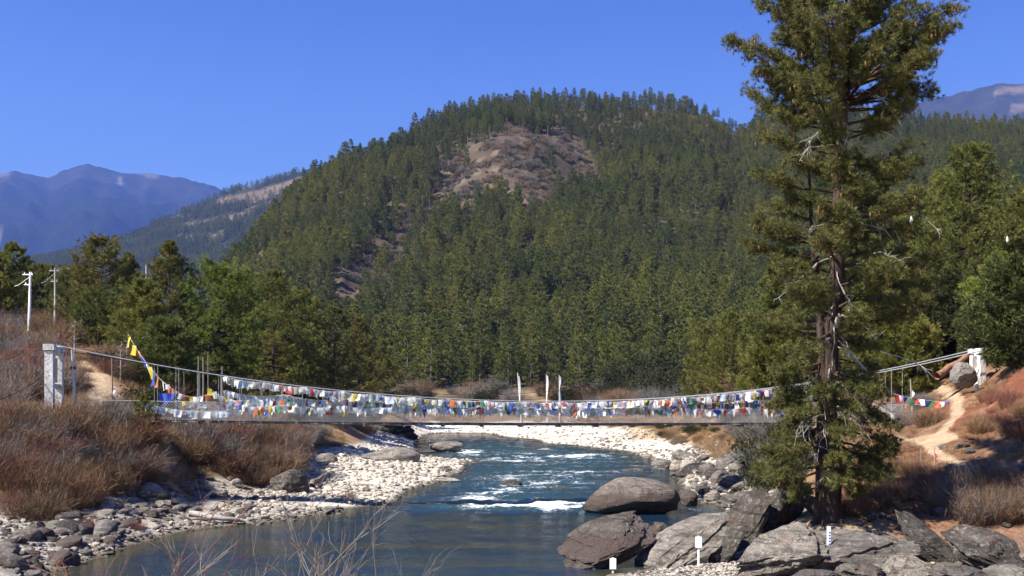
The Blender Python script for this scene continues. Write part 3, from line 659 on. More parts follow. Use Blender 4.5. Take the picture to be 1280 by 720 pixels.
def scatter(name, pts, scl, idx, coll, rotz=None, tilt=None):
    """one object that repeats the meshes of a collection at the given points"""
    n = len(pts); me = bpy.data.meshes.new(name); me.vertices.add(n)
    me.vertices.foreach_set('co', np.asarray(pts, np.float32).ravel())
    rot = np.zeros((n, 3), np.float32); rot[:, 2] = rng.uniform(0, 6.28, n) if rotz is None else rotz
    if tilt is not None: rot[:, :2] = tilt
    a = me.attributes.new('rot', 'FLOAT_VECTOR', 'POINT'); a.data.foreach_set('vector', rot.ravel())
    sc = np.asarray(scl, np.float32)
    if sc.ndim == 1: sc = np.repeat(sc[:, None], 3, 1)
    a = me.attributes.new('scl', 'FLOAT_VECTOR', 'POINT'); a.data.foreach_set('vector', sc.astype(np.float32).ravel())
    a = me.attributes.new('idx', 'INT', 'POINT'); a.data.foreach_set('value', np.asarray(idx, np.int32))
    o = link_mesh(name, me)
    ng = bpy.data.node_groups.new(name, 'GeometryNodeTree')
    ng.interface.new_socket('Geometry', in_out='INPUT', socket_type='NodeSocketGeometry'); ng.interface.new_socket('Geometry', in_out='OUTPUT', socket_type='NodeSocketGeometry')
    gi, go = ng.nodes.new('NodeGroupInput'), ng.nodes.new('NodeGroupOutput')
    ins = ng.nodes.new('GeometryNodeInstanceOnPoints'); ci = ng.nodes.new('GeometryNodeCollectionInfo')
    ci.inputs['Collection'].default_value = coll; ci.inputs['Separate Children'].default_value = True; ci.inputs['Reset Children'].default_value = True
    def named(nm, ty):
        q = ng.nodes.new('GeometryNodeInputNamedAttribute'); q.data_type = ty; q.inputs['Name'].default_value = nm; return q.outputs['Attribute']
    ng.links.new(gi.outputs[0], ins.inputs['Points']); ng.links.new(ci.outputs[0], ins.inputs['Instance']); ins.inputs['Pick Instance'].default_value = True
    ng.links.new(named('idx', 'INT'), ins.inputs['Instance Index']); ng.links.new(named('rot', 'FLOAT_VECTOR'), ins.inputs['Rotation']); ng.links.new(named('scl', 'FLOAT_VECTOR'), ins.inputs['Scale'])
    ng.links.new(ins.outputs[0], go.inputs[0])
    md = o.modifiers.new('scatter', 'NODES'); md.node_group = ng
    return o

def tfield(u, d, A):
    i = np.clip(np.searchsorted(US, u) - 1, 0, len(US) - 1); j = np.clip(np.searchsorted(DS, d) - 1, 0, len(DS) - 1); return A[i, j]

# sites on the hill
cell = 5.9
gx, gy = np.meshgrid(np.arange(-560, 640, cell), np.arange(262, 1075, cell))
px = gx.ravel() + rng.uniform(-.48, .48, gx.size) * cell; py = gy.ravel() + rng.uniform(-.48, .48, gx.size) * cell
pu_ = 640 + F * px / py
thx = tfield(pu_, py, np.broadcast_to(th, ZT.shape)); bx = tfield(pu_, py, bare); gx_ = tfield(pu_, py, gul); hm = tfield(pu_, py, hillmask); zx = ground(px, py)
yx = HZ - (zx - EYE) * F / py
keep = (pu_ > 215) & (pu_ < 1420) & (thx < 1.05) & (zx > 6.5)
keep &= (bx < .35) | (rng.uniform(size=px.size) < .015)
keep &= rng.uniform(size=px.size) < np.where(py < 300, .6, .9) - .25 * (gx_ > .5)
keep &= ~((yx > 487) & (py < 330) & (pu_ < 960))
keep &= fbm(np.stack([px, py], 1) / 22, 3, 141) > -.46
px, py, pu_, thx, gx_, yx, bx = [a[keep] for a in (px, py, pu_, thx, gx_, yx, bx)]
idx = rng.integers(0, 6, px.size)
stand = fbm(np.stack([px, py], 1) / 45, 3, 147); idx = np.where((stand > .12) & (rng.uniform(size=px.size) < .7), rng.choice([0, 4, 1], px.size), idx); idx = np.where((stand < -.15) & (rng.uniform(size=px.size) < .6), rng.choice([2, 5], px.size), idx)
idx = np.where((thx > .78) & (pu_ > 540) & (pu_ < 930) & (rng.uniform(size=px.size) < .6), 6, idx)
idx = np.where(((gx_ > .18) & (rng.uniform(size=px.size) < .42)) | (rng.uniform(size=px.size) < .02), NBARE, idx)
hs_ = np.array([v[2] for v in VAR] + [13.])
scl = rng.uniform(.5, 1.22, px.size) * np.interp(py, [260, 340, 600, 1000], [.86, .92, .9, .88]) * np.where((idx == 6), .78, 1)
scl *= 1 + .3 * fbm(np.stack([px, py], 1) / 60, 3, 145)
app = hs_[idx] * scl / py
vis = (pu_ > 120) & (pu_ < 1290)
order = np.argsort(-np.where(vis & (idx < 6), app, -1))
near = order[:290]; rest = np.setdiff1d(np.arange(px.size), near)
tag(scatter('forest', np.stack([px[rest], py[rest], ground(px[rest], py[rest]) - .2], 1), scl[rest], idx[rest], far_coll), 'dense pine forest covering the hill behind the river', 'forest', kind='stuff')
CR_ME = [v[0].mesh('crown', M['pine_far']) for v in VAR]; TR_ME = [v[1].mesh('trunk', M['bark_far']) for v in VAR]
protos = {}
LOOK = ['broad dark pine', 'tall narrow pine', 'rounded bushy pine', 'slender open pine', 'dense conical pine', 'short spreading pine']
for q in near:
    i = int(idx[q]); u = pu_[q]
    zone_ = 'left of the white flag poles' if u < 640 else ('right of the white flag poles' if u < 800 else 'behind the right half of the flags')
    if u > 940: zone_ = 'behind the tall riverside pine'
    if u < 420: zone_ = 'beside the round left bank pines'
    tier = 'at the foot of the hill' if py[q] < 315 else ('low on the hill' if py[q] < 355 else 'higher up the hill')
    if i not in protos:
        r_ = empty('pine_tree', (0, 0, 0)); c_ = link_mesh('crown', CR_ME[i], r_); t_ = link_mesh('trunk', TR_ME[i], r_); protos[i] = r_; first = True
        o = r_
    else: o = copy_tree(protos[i])
    o.location = (px[q], py[q], float(ground(px[q], py[q])) - .2); o.rotation_euler = (0, 0, rng.uniform(0, 6.28)); s_ = scl[q]; o.scale = (s_ * rng.uniform(.9, 1.2), s_ * rng.uniform(.9, 1.2), s_)
    lab = '%s %s %s' % (LOOK[i], tier, zone_)
    tag(o, lab, 'pine tree', 'pines %s %s, %s' % (tier, zone_, LOOK[i]))

# distant woods across the valley
fcoll = bpy.data.collections.new('distant_kinds')
for i in range(3):
    cr, tr = pine(300 + i, 17, .12, 4.2, 8, 5, 4, 3, 1.9, .8, ('cone', 'round', 'cone')[i], .9, limbs=False)
    cr.merge(tr, 1); fcoll.objects.link(bpy.data.objects.new('far_%02d' % i, cr.mesh('distant_pine', [M['pine_far'], M['bark_far']])))
n = 24000
qu = rng.uniform(-60, 470, n); qd = np.sqrt(rng.uniform(1900 ** 2, 4580 ** 2, n)); qx = (qu - 640) / F * qd
ii = np.clip(np.searchsorted(fu, qu) - 1, 0, len(fu) - 2); jj = np.clip(np.searchsorted(fd, qd) - 1, 0, len(fd) - 2)
aa = (qu - fu[ii]) / (fu[ii + 1] - fu[ii]); bb = (qd - fd[jj]) / (fd[jj + 1] - fd[jj])
qz = (FZ[ii, jj] * (1 - aa) + FZ[ii + 1, jj] * aa) * (1 - bb) + (FZ[ii, jj + 1] * (1 - aa) + FZ[ii + 1, jj + 1] * aa) * bb
kp = (fbare[ii, jj] < .3) | (rng.uniform(size=n) < .05); kp &= ~((rng.uniform(size=n) < .5) & (FY[ii, jj] < 260) & (qu > 300))
kp &= fbm(np.stack([qx, qd], 1) / 190, 4, 151) > -.32
tag(scatter('distant_woods', np.stack([qx, qd, qz - .5], 1)[kp], rng.uniform(.9, 1.7, n)[kp], rng.integers(0, 3, n)[kp], fcoll), 'bluish pine woods on the hillside across the valley', 'woods', kind='stuff')

# --- pines on the left bank
def make_pine(label, seed, u, d, ytop, wpx, mat, group, shape='round', crown0=.08, cat='pine tree', K=18, tufts=48, whorls=18, nb=9, name='pine_tree', blen=.36, bwid=.042, lat=.9, sparse=0., barkm='bark', **kw):
    base = GP(u, d, -.15); h = EYE + (HZ - ytop) * d / F - base[2]; rad = wpx * .62 * d / F
    cr, tr = pine(seed, h, crown0, rad, whorls, nb, tufts, K, blen, bwid, shape, lat, sparse=sparse, rise=.32, vert=.085, **kw)
    o = empty(name, base); tag(o, label, cat, group)
    cr.build('crown', M[mat], o); tr.build('trunk', M[barkm], o)
    return o
G = 'pines on the left bank'
make_pine('large round bright green pine behind the left end of the footbridge', 401, 273, 104, 336, 112, 'pine_bright', G, 'round', .05, tufts=42, whorls=19, nb=9)
make_pine('olive pine with a pointed top rising beside the flag poles', 402, 214, 104, 303, 92, 'pine_dull', G, 'cone', .12, tufts=34)
make_pine('loose crowned olive pine, tallest above the sandy path', 403, 127, 108, 300, 84, 'pine_dull', G, 'open', .2, tufts=26, sparse=.12)
make_pine('narrow dark pine squeezed between two broad olive pines', 404, 160, 112, 318, 52, 'pine_mid', G, 'cone', .1)
make_pine('dark green pine just right of the large round one', 405, 343, 124, 340, 105, 'pine_mid', G, 'cone', .08, tufts=36)
make_pine('broad layered pine reaching down to the prayer flags', 406, 418, 145, 386, 112, 'pine_dull', G, 'cone', .03, tufts=36, whorls=16)
make_pine('yellowish pine with level branches above the white flags', 407, 448, 160, 398, 72, 'pine_dull', G, 'cone', .05)
make_pine('thin dark pine at the left edge of the picture by the white pole', 408, 17, 122, 306, 44, 'pine_mid', G, 'open', .3, sparse=.15, tufts=22)
make_pine('small dark pine between the two power poles', 409, 52, 122, 334, 46, 'pine_mid', G, 'round', .1, tufts=22)
make_pine('dull brownish green pine above the left shrub slope', 410, 96, 116, 340, 56, 'pine_mid', G, 'round', .1, tufts=24)
make_pine('bushy green pine under the long flag string', 411, 178, 92, 352, 86, 'pine_mid', G, 'cone', .05, tufts=30)
make_pine('half hidden pine behind the round bright green one', 412, 306, 134, 342, 66, 'pine_mid', G, 'cone', .1)
make_pine('olive pine behind the dark one, top leaning left', 413, 376, 140, 366, 74, 'pine_mid', G, 'open', .1, lean=.05)
make_pine('low bushy pine among the poles on the left bank', 414, 205, 84, 405, 66, 'pine_mid', G, 'round', .02, tufts=28)
make_pine('low dark pine under the broad layered one', 415, 372, 130, 418, 78, 'pine_mid', G, 'round', .02, tufts=28)
make_pine('small pine at the right end of the left bank grove', 416, 478, 215, 424, 46, 'pine_mid', G, 'cone', .05)
make_pine('stunted pine on the crest by the stone wall', 417, -8, 116, 322, 52, 'pine_mid', G, 'round', .15, tufts=22)
make_pine('low pine filling the gap below the loose crowned one', 418, 140, 98, 372, 72, 'pine_mid', G, 'round', .05, tufts=28)
make_pine('olive pine close behind the broad layered one', 419, 396, 150, 392, 66, 'pine_mid', G, 'cone', .05)
make_pine('young green pine sapling at the left end of the deck', 420, 180, 62.5, 496, 30, 'pine_mid', None, 'round', .0, 'pine sapling', K=9, tufts=18, whorls=9, nb=6, blen=.2, bwid=.05)
# --- pines on the right bank
G = 'pines on the right bank'
make_pine('tall dark pine with a feathery top behind the right tower', 431, 1212, 92, 182, 150, 'pine_mid', G, 'cone', .16, tufts=46, whorls=22, nb=9)
make_pine('dense pine at the right edge of the picture', 432, 1272, 66, 335, 96, 'green', G, 'round', .08, tufts=44, whorls=20, nb=8, blen=.34, bwid=.05, K=11)
make_pine('big shaded pine between the old pine and the tall dark one', 433, 1150, 98, 236, 120, 'pine_mid', G, 'cone', .1, tufts=40, whorls=20, nb=8)
make_pine('tall pine cut by the right edge of the picture', 434, 1290, 96, 240, 130, 'pine_mid', G, 'cone', .1, tufts=40, whorls=20, nb=8)
make_pine('olive pine close behind the old pine on its right', 435, 1102, 82, 310, 95, 'pine_mid', G, 'cone', .06, tufts=34)
make_pine('low pine with drooping boughs above the sandy path', 436, 1126, 80, 405, 86, 'pine_mid', G, 'round', .03, tufts=34)
make_pine('olive pine close behind the old pine on its left', 437, 968, 88, 330, 80, 'pine_mid', G, 'cone', .06, tufts=34)
make_pine('low dark pine left of the old pine at the bridge rail', 438, 962, 84, 425, 70, 'pine_mid', G, 'round', .03, tufts=30)
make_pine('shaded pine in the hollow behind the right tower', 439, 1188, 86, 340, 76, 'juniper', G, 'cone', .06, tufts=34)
make_pine('dark pine rising behind the old pine trunk', 440, 1045, 92, 300, 110, 'pine_mid', G, 'cone', .06, tufts=34)
make_pine('leafy pine filling the gap right of the old pine', 444, 1126, 102, 262, 96, 'pine_mid', G, 'round', .04, tufts=40)
make_pine('tall layered pine midway between the old pine and the right edge', 445, 1178, 106, 212, 104, 'pine_mid', G, 'cone', .04, tufts=44, whorls=22)
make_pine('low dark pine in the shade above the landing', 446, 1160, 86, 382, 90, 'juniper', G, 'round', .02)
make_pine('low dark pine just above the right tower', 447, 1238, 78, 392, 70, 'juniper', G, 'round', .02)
make_pine('young pine above the right tower with pale tips', 441, 1246, 80, 318, 84, 'pine_bright', G, 'cone', .06, tufts=34)
make_pine('olive pine behind the right end of the rail flags', 442, 915, 130, 392, 86, 'pine_mid', G, 'cone', .05, tufts=30)
make_pine('thin pine over the far end of the rail flags', 443, 880, 150, 408, 52, 'pine_mid', G, 'open', .2, tufts=24)

# --- the old pine on the riverside
def old_pine():
    g = np.random.default_rng(77); d = 42.0; sc = d / F
    base = GP(1036, d, -.3); X0, Y0 = base[0], base[1]
    o = empty('old_pine', base); tag(o, 'huge old pine with bare grey branches standing among the riverside boulders', 'pine tree')
    def zy(y): return EYE + (HZ - y) * sc - base[2]
    ax_px = [(1036, 668), (1036, 640), (1039, 600), (1038, 560), (1036, 500), (1040, 440), (1043, 380), (1046, 320), (1047, 260), (1050, 200), (1055, 140), (1062, 90), (1066, 40), (1066, -10), (1062, -60)]
    A = np.array([((u - 640) * sc - X0, .15 * math.sin(y / 60), zy(y)) for u, y in ax_px])
    def axis(z): return np.array([np.interp(z, A[:, 2], A[:, i]) for i in range(3)])
    tr, cr, cn = MB(), MB(), MB()
    rz = np.interp(A[:, 2], [0, .8, 3, 6, 12, 20, 24], [.50, .40, .35, .31, .25, .12, .03])
    tr.tube(A, rz, 12)
    tr.tube([(-.28, .1, -.2), (-.24, .1, 1.2), (-.27, .05, 3.5), (-.2, .1, 6), (-.35, .2, 9), (-.6, .3, 12), (-.75, .3, 15)], [.30, .25, .2, .17, .13, .08, .02], 9)   # second stem hugging the first
    for a_ in np.linspace(0, 6.28, 7)[:-1]:
        tr.tube([(0, 0, .9), (.45 * math.cos(a_), .45 * math.sin(a_), .25), (1.0 * math.cos(a_), 1.0 * math.sin(a_), -.35)], [.2, .17, .06], 6)
    prof = np.array([(-60, 985, 1105), (-20, 985, 1112), (10, 972, 1112), (35, 960, 1120), (60, 955, 1168), (85, 938, 1178), (105, 942, 1184), (125, 952, 1160), (150, 952, 1150), (175, 950, 1112), (200, 972, 1120), (225, 965, 1128), (260, 975, 1135), (300, 962, 1142), (350, 950, 1148),
                     (400, 955, 1150), (440, 972, 1130), (480, 968, 1110), (520, 960, 1120), (555, 945, 1118), (590, 945, 1105), (612, 975, 1080)], float)
    ptsC, dirC = [], []
    cone_p = []
    az = 0
    for y in np.arange(608, -62, -6.3):
        if g.uniform() < np.interp(y, [-60, 30, 120, 145, 182, 200, 260, 330, 420, 450, 620], [.08, .1, .1, .4, .4, .05, .08, .12, .12, .08, .08]): continue
        xl, xr = np.interp(y, prof[:, 0], prof[:, 1]), np.interp(y, prof[:, 0], prof[:, 2])
        for rep in range(2 if y > 130 else 4):
            if g.uniform() < .22: continue
            az += 2.399 + g.normal(0, .3)
            c_, s_ = math.cos(az), math.sin(az)
            zt = zy(y + g.uniform(-4, 4)); 
            up = np.interp(y, [-60, 60, 140, 300, 600], [.7, .38, .1, -.02, -.16]) + g.normal(0, .12)
            ul = (np.interp(y, [p_[1] for p_ in ax_px][::-1], [p_[0] for p_ in ax_px][::-1]))
            L = ((xr - ul) if c_ > 0 else (ul - xl)) * sc; L = L * abs(c_) + .5 * ((xr - xl) * sc * .5) * abs(s_) * 1.7
            L *= g.uniform(.62, 1.0) if y > 130 else g.uniform(.35, 1.04)
            if y > 440: L *= g.uniform(.75, 1.0)
            z0 = zt - up * L * .75
            p0 = axis(min(max(z0, 1.6), 23.0)); dv = np.array([c_, s_, up]);
            tt = np.linspace(0, 1, 7)[:, None]
            curve = p0 + np.array([c_, s_, 0]) * L * tt + np.array([0, 0, 1.]) * L * (up * tt * .7 + (.25 * tt ** 2.5 if y < 420 else -.28 * tt ** 1.6 + .16 * tt ** 4))
            curve += np.cumsum(g.normal(0, .022 * L, curve.shape), 0) * tt
            tr.tube(curve, np.linspace(max(.03, .024 * L + .012), .012, 7), 5, cap=False)
            # branchlets
            nsub = int((7 + 5.5 * L) * 1.3)
            for k in range(nsub):
                a = g.uniform(.30, 1.0) ** .75; b0 = np.array([np.interp(a, tt[:, 0], curve[:, i]) for i in range(3)])
                sa = az + g.choice([-1, 1]) * g.uniform(.35, 1.04); sl_ = L * .26 * g.uniform(.5, 1.2) * (1.25 - a * .6) + .15
                sl_ = min(sl_, .8 if y > 130 else .62)
                sd = np.array([math.cos(sa), math.sin(sa), up * .5 + g.normal(.12, .22) - (.22 if y > 430 else 0)]); e = b0 + sd * sl_
                mid = (b0 + e) / 2 + np.array([0, 0, -.05 * sl_]); tr.tube([b0, mid, e], [.018, .013, .007], 3, cap=False)
                nt_ = 7
                q = g.uniform(.35, 1.05, nt_)[:, None]; pc = b0 + (e - b0) * q + g.normal(0, .10, (nt_, 3)); ptsC.append(pc)
                dirC.append(sd * .55 + np.array([0, 0, .55 if y < 430 else .15]) + g.normal(0, .3, (nt_, 3)))
                if g.uniform() < (.10 if y < 320 else .04): cone_p.append(e + np.array([0, 0, -.05]))
    ptsC = np.concatenate(ptsC); dirC = unit(np.concatenate(dirC))
    blades(cr, ptsC, dirC, 18, .20, .018, .66, g)
    cr.build('crown', M['pine_big'], o)
    tr.build('trunk', M['bark'], o, smooth=True)
    for p_ in cone_p:                      # hanging cones, tapered spindles
        for _ in range(int(g.integers(1, 4))):
            q = p_ + g.normal(0, .09, 3) * np.array([1, 1, .6]); s_ = g.uniform(.8, 1.3)
            cn.tube([q, q + np.array([.005, 0, -.03 * s_]), q + np.array([.01, .0, -.09 * s_]), q + np.array([.015, 0, -.16 * s_])], [.012, .036 * s_, .034 * s_, .008], 5, cap=False)
    tag(cn.build('cones', M['cone'], o), kind='stuff')
    # bare bleached branches: (start px, direction px, length)
    dead = [((1040,285),(1000,295),1.6),((1044,300),(1012,330),1.9),((1035,318),(985,372),2.3),((1040,335),(1030,395),2.0),((1030,345),(962,388),2.4),((1062,270),(1090,300),1.6),((1080,262),(1118,308),2.2),((1110,262),(1140,300),1.6),((1085,320),(1105,332),.8),
            ((1044,400),(1040,470),2.2),((1042,410),(1068,470),2.3),((1046,418),(1085,500),3.0),((1030,420),(1000,460),1.7),((1060,480),(1125,540),2.7),((1050,470),(1040,520),1.6),((995,510),(978,545),1.2),((1000,515),(1012,570),1.8),((1020,520),(1004,545),1.0),
            ((1096,440),(1128,470),1.2),((1075,500),(1060,540),1.4),((1030,150),(1000,185),1.6),((1075,120),(1110,165),1.8),((1085,125),(1135,158),1.8),((1020,180),(990,210),1.2),((1090,170),(1135,195),1.6),((1070,185),(1110,215),1.6),((1055,150),(1030,200),1.6),((1022,586),(1012,592),.5),((1040,455),(1012,520),2.),((1046,470),(1075,530),2.),((1038,490),(985,535),2.),((1042,430),(1090,490),2.),((1036,520),(1010,575),1.5),((1044,510),(1085,560),1.5),((1040,380),(1000,430),1.5),((1046,390),(1080,440),1.5)]
    for (u0, y0), (u1, y1), ln in dead:
        b = MB(); p0 = np.array([(u0 - 640) * sc - X0, -.45 - g.uniform(0, .5), zy(y0)]); p1 = np.array([(u1 - 640) * sc - X0, -.9 - g.uniform(0, 1.1), zy(y1)])
        tt = np.linspace(0, 1, 6)[:, None]; c_ = p0 * (1 - tt) + p1 * tt + np.cumsum(g.normal(0, .075, (6, 3)), 0) * np.minimum(1, 2 * tt) + np.array([0, 0, .12]) * np.sin(tt * 3.14)
        c_ = c_ if abs(u0 - 1040) > 26 else c_ + (axis(zy(y0)) - c_[0]) * (1 - tt) ** 2; r_ = .022 + .012 * g.uniform()
        b.tube(c_, np.linspace(r_, .009, 6), 5)
        for k in range(int(g.integers(7, 13))):
            a = g.uniform(.35, .98); q = np.array([np.interp(a, tt[:, 0], c_[:, i]) for i in range(3)]); v = unit((p1 - p0) + g.normal(0, .8, 3) * np.linalg.norm(p1 - p0)) * g.uniform(.2, .6)
            b.tube([q, q + v * .5 + g.normal(0, .03, 3), q + v + np.array([0, 0, -.06])], [.011, .008, .003], 4)
        b.build('dead_branch', M['deadwood'], o, smooth=True)
    b = MB(); q = np.array([(1043 - 640) * sc - X0, -.42, zy(400)]); b.tube([q + [0, .2, -.25], q + [-.02, -.1, 0.0], q + [.02, -.2, .14], q + [.1, -.25, .1]], [.11, .10, .09, .05], 7); b.build('broken_stub', M['deadwood'], o, smooth=True)
    return o
OLD = old_pine()
# ------------------------------------------------------------------ suspension footbridge
BA = np.array([(68 - 640) / F * 62, 62.0]); BB = np.array([(1222 - 640) / F * 72, 72.0])
BD = (BB - BA) / np.linalg.norm(BB - BA); BN = np.array([BD[1], -BD[0]])      # BN points towards the camera side
BL = float(np.linalg.norm(BB - BA)); BRZ = math.atan2(BD[1], BD[0])
def bt(u):                                # distance along the bridge seen at pixel column u
    k_ = (u - 640) / F; return (k_ * BA[1] - BA[0]) / (BD[0] - k_ * BD[1])
HW = .62                                  # half width
def bp(s, off, z): return np.array([*(BA + BD * s + BN * off), z])
def cable_z(s): return 6.27 + np.interp(s, [0, BL], [3.2, 3.35]) * (2 * s / BL - 1) ** 2
S0, S1 = bt(186), bt(1128)
def deck_z(s): q = (s - S0) / (S1 - S0); return 5.22 * (1 - q) + 4.97 * q - .16 * 4 * q * (1 - q)
bridge = empty('suspension_footbridge', bp(0, 0, float(ground(*BA)))); b0 = np.array(bridge.location)
tag(bridge, 'narrow suspension footbridge with whitewashed towers spanning the river', 'footbridge')
def bbuild(mb, name, mat, parent=None, smooth=False):
    for i in range(len(mb.v)): mb.v[i] = mb.v[i] - b0
    return mb.build(name, M[mat], parent or bridge, smooth=smooth)
RB = Matrix.Rotation(BRZ, 3, 'Z')
# towers
def tower(s, ztop, zbot, wid, dep, gap=HW + .5):
    b = MB()
    for off in (-gap, gap):
        b.box(bp(s, off, (ztop + zbot) / 2 - .2), (wid, dep, ztop - zbot - .4), rot=RB)
        b.box(bp(s, off, ztop - .17), (wid + .14, dep + .14, .34), rot=RB)
    ln = 2 * gap - dep
    b.box(bp(s, 0, ztop - .30), (wid * .8, ln - .13, .42), rot=RB); b.box(bp(s, 0, zbot + (ztop - zbot) * .46), (wid * .6, ln - .01, .26), rot=RB)
    return bbuild(b, 'tower', 'whitewash')
zl, zr_ = 9.45, 9.72
tower(0, zl, float(ground(*BA)) - .5, .44, .5); tower(BL, zr_, float(ground(*BB)) - .6, .40, .4, .42)
b = MB(); b.box(bp(.05, 0, (zl + 5.5) / 2 + .55), (.05, .9, 1.4), rot=RB); bbuild(b, 'tower_panel', 'steel')
for s, z in ((0, zl), (BL, zr_)):
    for off in (-HW - .5, HW + .5):
        b = MB(); b.box(bp(s, off, z + .05), (.34, .2, .1), rot=RB); bbuild(b, 'cable_saddle', 'roofdark')
# main cables, two strands each side, anchored behind the towers
ss = np.linspace(0, BL, 70)
for off in (-HW - .30, -HW - .1, HW + .1, HW + .30):
    b = MB()
    k_ = off / abs(off) * (abs(off) - HW)
    pts = [bp(s, off + k_ * .35 * abs(2 * s / BL - 1) ** 2, float(cable_z(s)) + .12 * (abs(k_) > .2) * 0) for s in ss]
    la = bp(-9.5, off, float(ground(*(BA + BD * -9.5))) + .1); ra = bp(BL + 9, off, max(float(ground(*(BB + BD * 9))) + .1, 9.2))
    pts = [la] + pts + [ra]; b.tube(pts[1:-1], .026, 6); bbuild(b, 'main_cable', 'steel', smooth=True)
    for q_ in ((pts[0], pts[1]), (pts[-2], pts[-1])):
        b = MB(); b.tube(q_, .009, 5); bbuild(b, 'backstay', 'roofdark', smooth=True)
# deck: planks on two stringers, cross beams under it
dk = MB(); n = int((S1 - S0) / .24)
for i in range(n):
    s = S0 + (S1 - S0) * (i + .5) / n
    dk.box(bp(s, rnd.uniform(-.02, .02), float(deck_z(s)) + rnd.uniform(-.008, .008)), (.215, 2 * HW - .06 + rnd.uniform(-.05, .05), .045), rot=RB)
bbuild(dk, 'deck', 'wood')
for off in (-HW + .05, HW - .05):
    b = MB(); b.tube([bp(s, off, float(deck_z(s)) - .085) for s in np.linspace(S0 - .5, S1 + .5, 40)], .055, 4); bbuild(b, 'stringer', 'wood')
hang = np.arange(S0 + .4, S1, 1.18)
for i, s in enumerate(hang):
    if i % 2 == 0:
        b = MB(); b.box(bp(s, 0, float(deck_z(s)) - .19), (.09, 2 * HW + .22, .09), rot=RB); bbuild(b, 'cross_beam', 'wood')
for off in (-HW, HW):
    for i, s in enumerate(hang):
        b = MB(); b.tube([bp(s, off * 1.04, float(deck_z(s)) - .15), bp(s, off * 1.1, float(cable_z(s)))], .013, 4); bbuild(b, 'suspender', 'wire')
# wire netting on both sides, a hand rope on top of it
for off in (-HW, HW):
    b = MB(); pitch = .17; hh = 1.05
    for dirn in (1, -1):
        for s in np.arange(S0, S1 - hh, pitch):
            a0, a1 = (s, s + hh) if dirn > 0 else (s + hh, s)
            pts = np.array([bp(a0, off, float(deck_z(a0)) + .02), bp(a1, off, float(deck_z(a1)) + hh)])
            b.tube(pts, .0085, 3, cap=False)
    bbuild(b, 'side_netting', 'wire')
    b = MB(); b.tube([bp(s, off, float(deck_z(s)) + 1.07) for s in np.linspace(S0 - 3.5, S1 + 3, 50)], .014, 4); bbuild(b, 'hand_rope', 'steel')
    b = MB(); b.tube([bp(s, off, float(deck_z(s)) + .55) for s in np.linspace(S0, S1, 50)], .008, 4); bbuild(b, 'hand_rope', 'steel')

# ------------------------------------------------------------------ prayer flags
FG = {}
def flag_mesh(col, var):
    if (col, var) not in FG:
        g = np.random.default_rng(hash((col, var)) % 1000 if False else 31 * var + len(col) * 7); b = MB(); nx, nz_ = 4, 5
        X, Z = np.meshgrid(np.linspace(-.5, .5, nx), np.linspace(0, -1, nz_), indexing='ij')
        ph = g.uniform(0, 6); Y = .16 * np.sin(Z * 3.2 + ph + X * 1.6) * (-Z) + .07 * np.sin(X * 6 + ph)
        X = X * (1 + .12 * Z * g.uniform(-1, 1.5)) + Z * g.uniform(-.22, .22)
        if var >= 3:                       # torn, ragged scraps
            X = X * (1 + Z * g.uniform(.3, .75)); Z = Z * (1 + .35 * np.sin(X * 9 + ph))
        i = np.arange(nx - 1)[:, None] * nz_; j = np.arange(nz_ - 1)[None]
        b.add(np.stack([X, Y, Z], -1).reshape(-1, 3), np.stack([i + j, i + nz_ + j, i + nz_ + j + 1, i + j + 1], -1).reshape(-1, 4))
        FG[(col, var)] = b.mesh('flag', M['flag_' + col], True)
    return FG[(col, var)]
FADED = ['white'] * 13 + ['ragged'] * 2 + ['ragged'] * 4 + ['grey', 'sky', 'blue', 'red', 'yellow', 'green', 'pink', 'sky', 'orange']
MIXED = ['white'] * 12 + ['blue', 'red', 'yellow', 'green', 'sky', 'orange', 'pink', 'blue', 'red', 'grey', 'ragged']
SEQ = ['blue', 'white', 'red', 'green', 'yellow']
WHITE = ['white', 'white', 'white', 'grey', 'sky', 'ragged']
NFL = [0]
def flag_string(label, pts, n, size, pal, group='strings of prayer flags on the footbridge', seq=False, rag=.3, longer=1.0, rot=None):
    pts = np.asarray(pts, float); seg = np.linalg.norm(np.diff(pts, axis=0), axis=1); cum = np.concatenate([[0], np.cumsum(seg)])
    o = empty('prayer_flag_string', pts[0]); tag(o, label, 'prayer flags', group)
    b = MB(); b.tube(pts - pts[0], .010, 4); b.build('cord', M['cord'], o)
    for i in range(n):
        q = (i + .5 + rnd.uniform(-.22, .22)) / n * cum[-1]
        p = np.array([np.interp(q, cum, pts[:, k]) for k in range(3)]); p2 = np.array([np.interp(min(q + .2, cum[-1]), cum, pts[:, k]) for k in range(3)])
        c = pal[i % len(pal)] if seq else rnd.choice(pal)
        f = link_mesh('flag', flag_mesh(c, rnd.choice([0, 1, 2]) if rnd.random() > rag else rnd.choice([3, 4])), o, p - pts[0])
        f.rotation_euler = (rnd.uniform(-.35, .35), rnd.uniform(-.25, .25), (math.atan2(p2[1] - p[1], p2[0] - p[0]) if rot is None else rot) + rnd.uniform(-.5, .5))
        s_ = size * rnd.uniform(.75, 1.12); f.scale = (s_ * .9, s_, s_ * longer * rnd.uniform(.85, 1.15)); NFL[0] += 1
    return o
def scallop(s0, s1, off, top, drop, n=36, k=3):
    q = np.linspace(0, 1, n); out = []
    for a in q:
        s = s0 + (s1 - s0) * a; sag = drop * abs(math.sin(a * k * math.pi)) ** .8
        out.append(bp(s, off, top(s) - sag))
    return out
secs = [(282, 430, 'left third of the bridge'), (425, 560, 'left of the white flag poles'), (555, 700, 'middle of the bridge above the rapids'), (695, 850, 'right of the middle of the bridge'), (845, 1010, 'right end of the bridge by the old pine')]
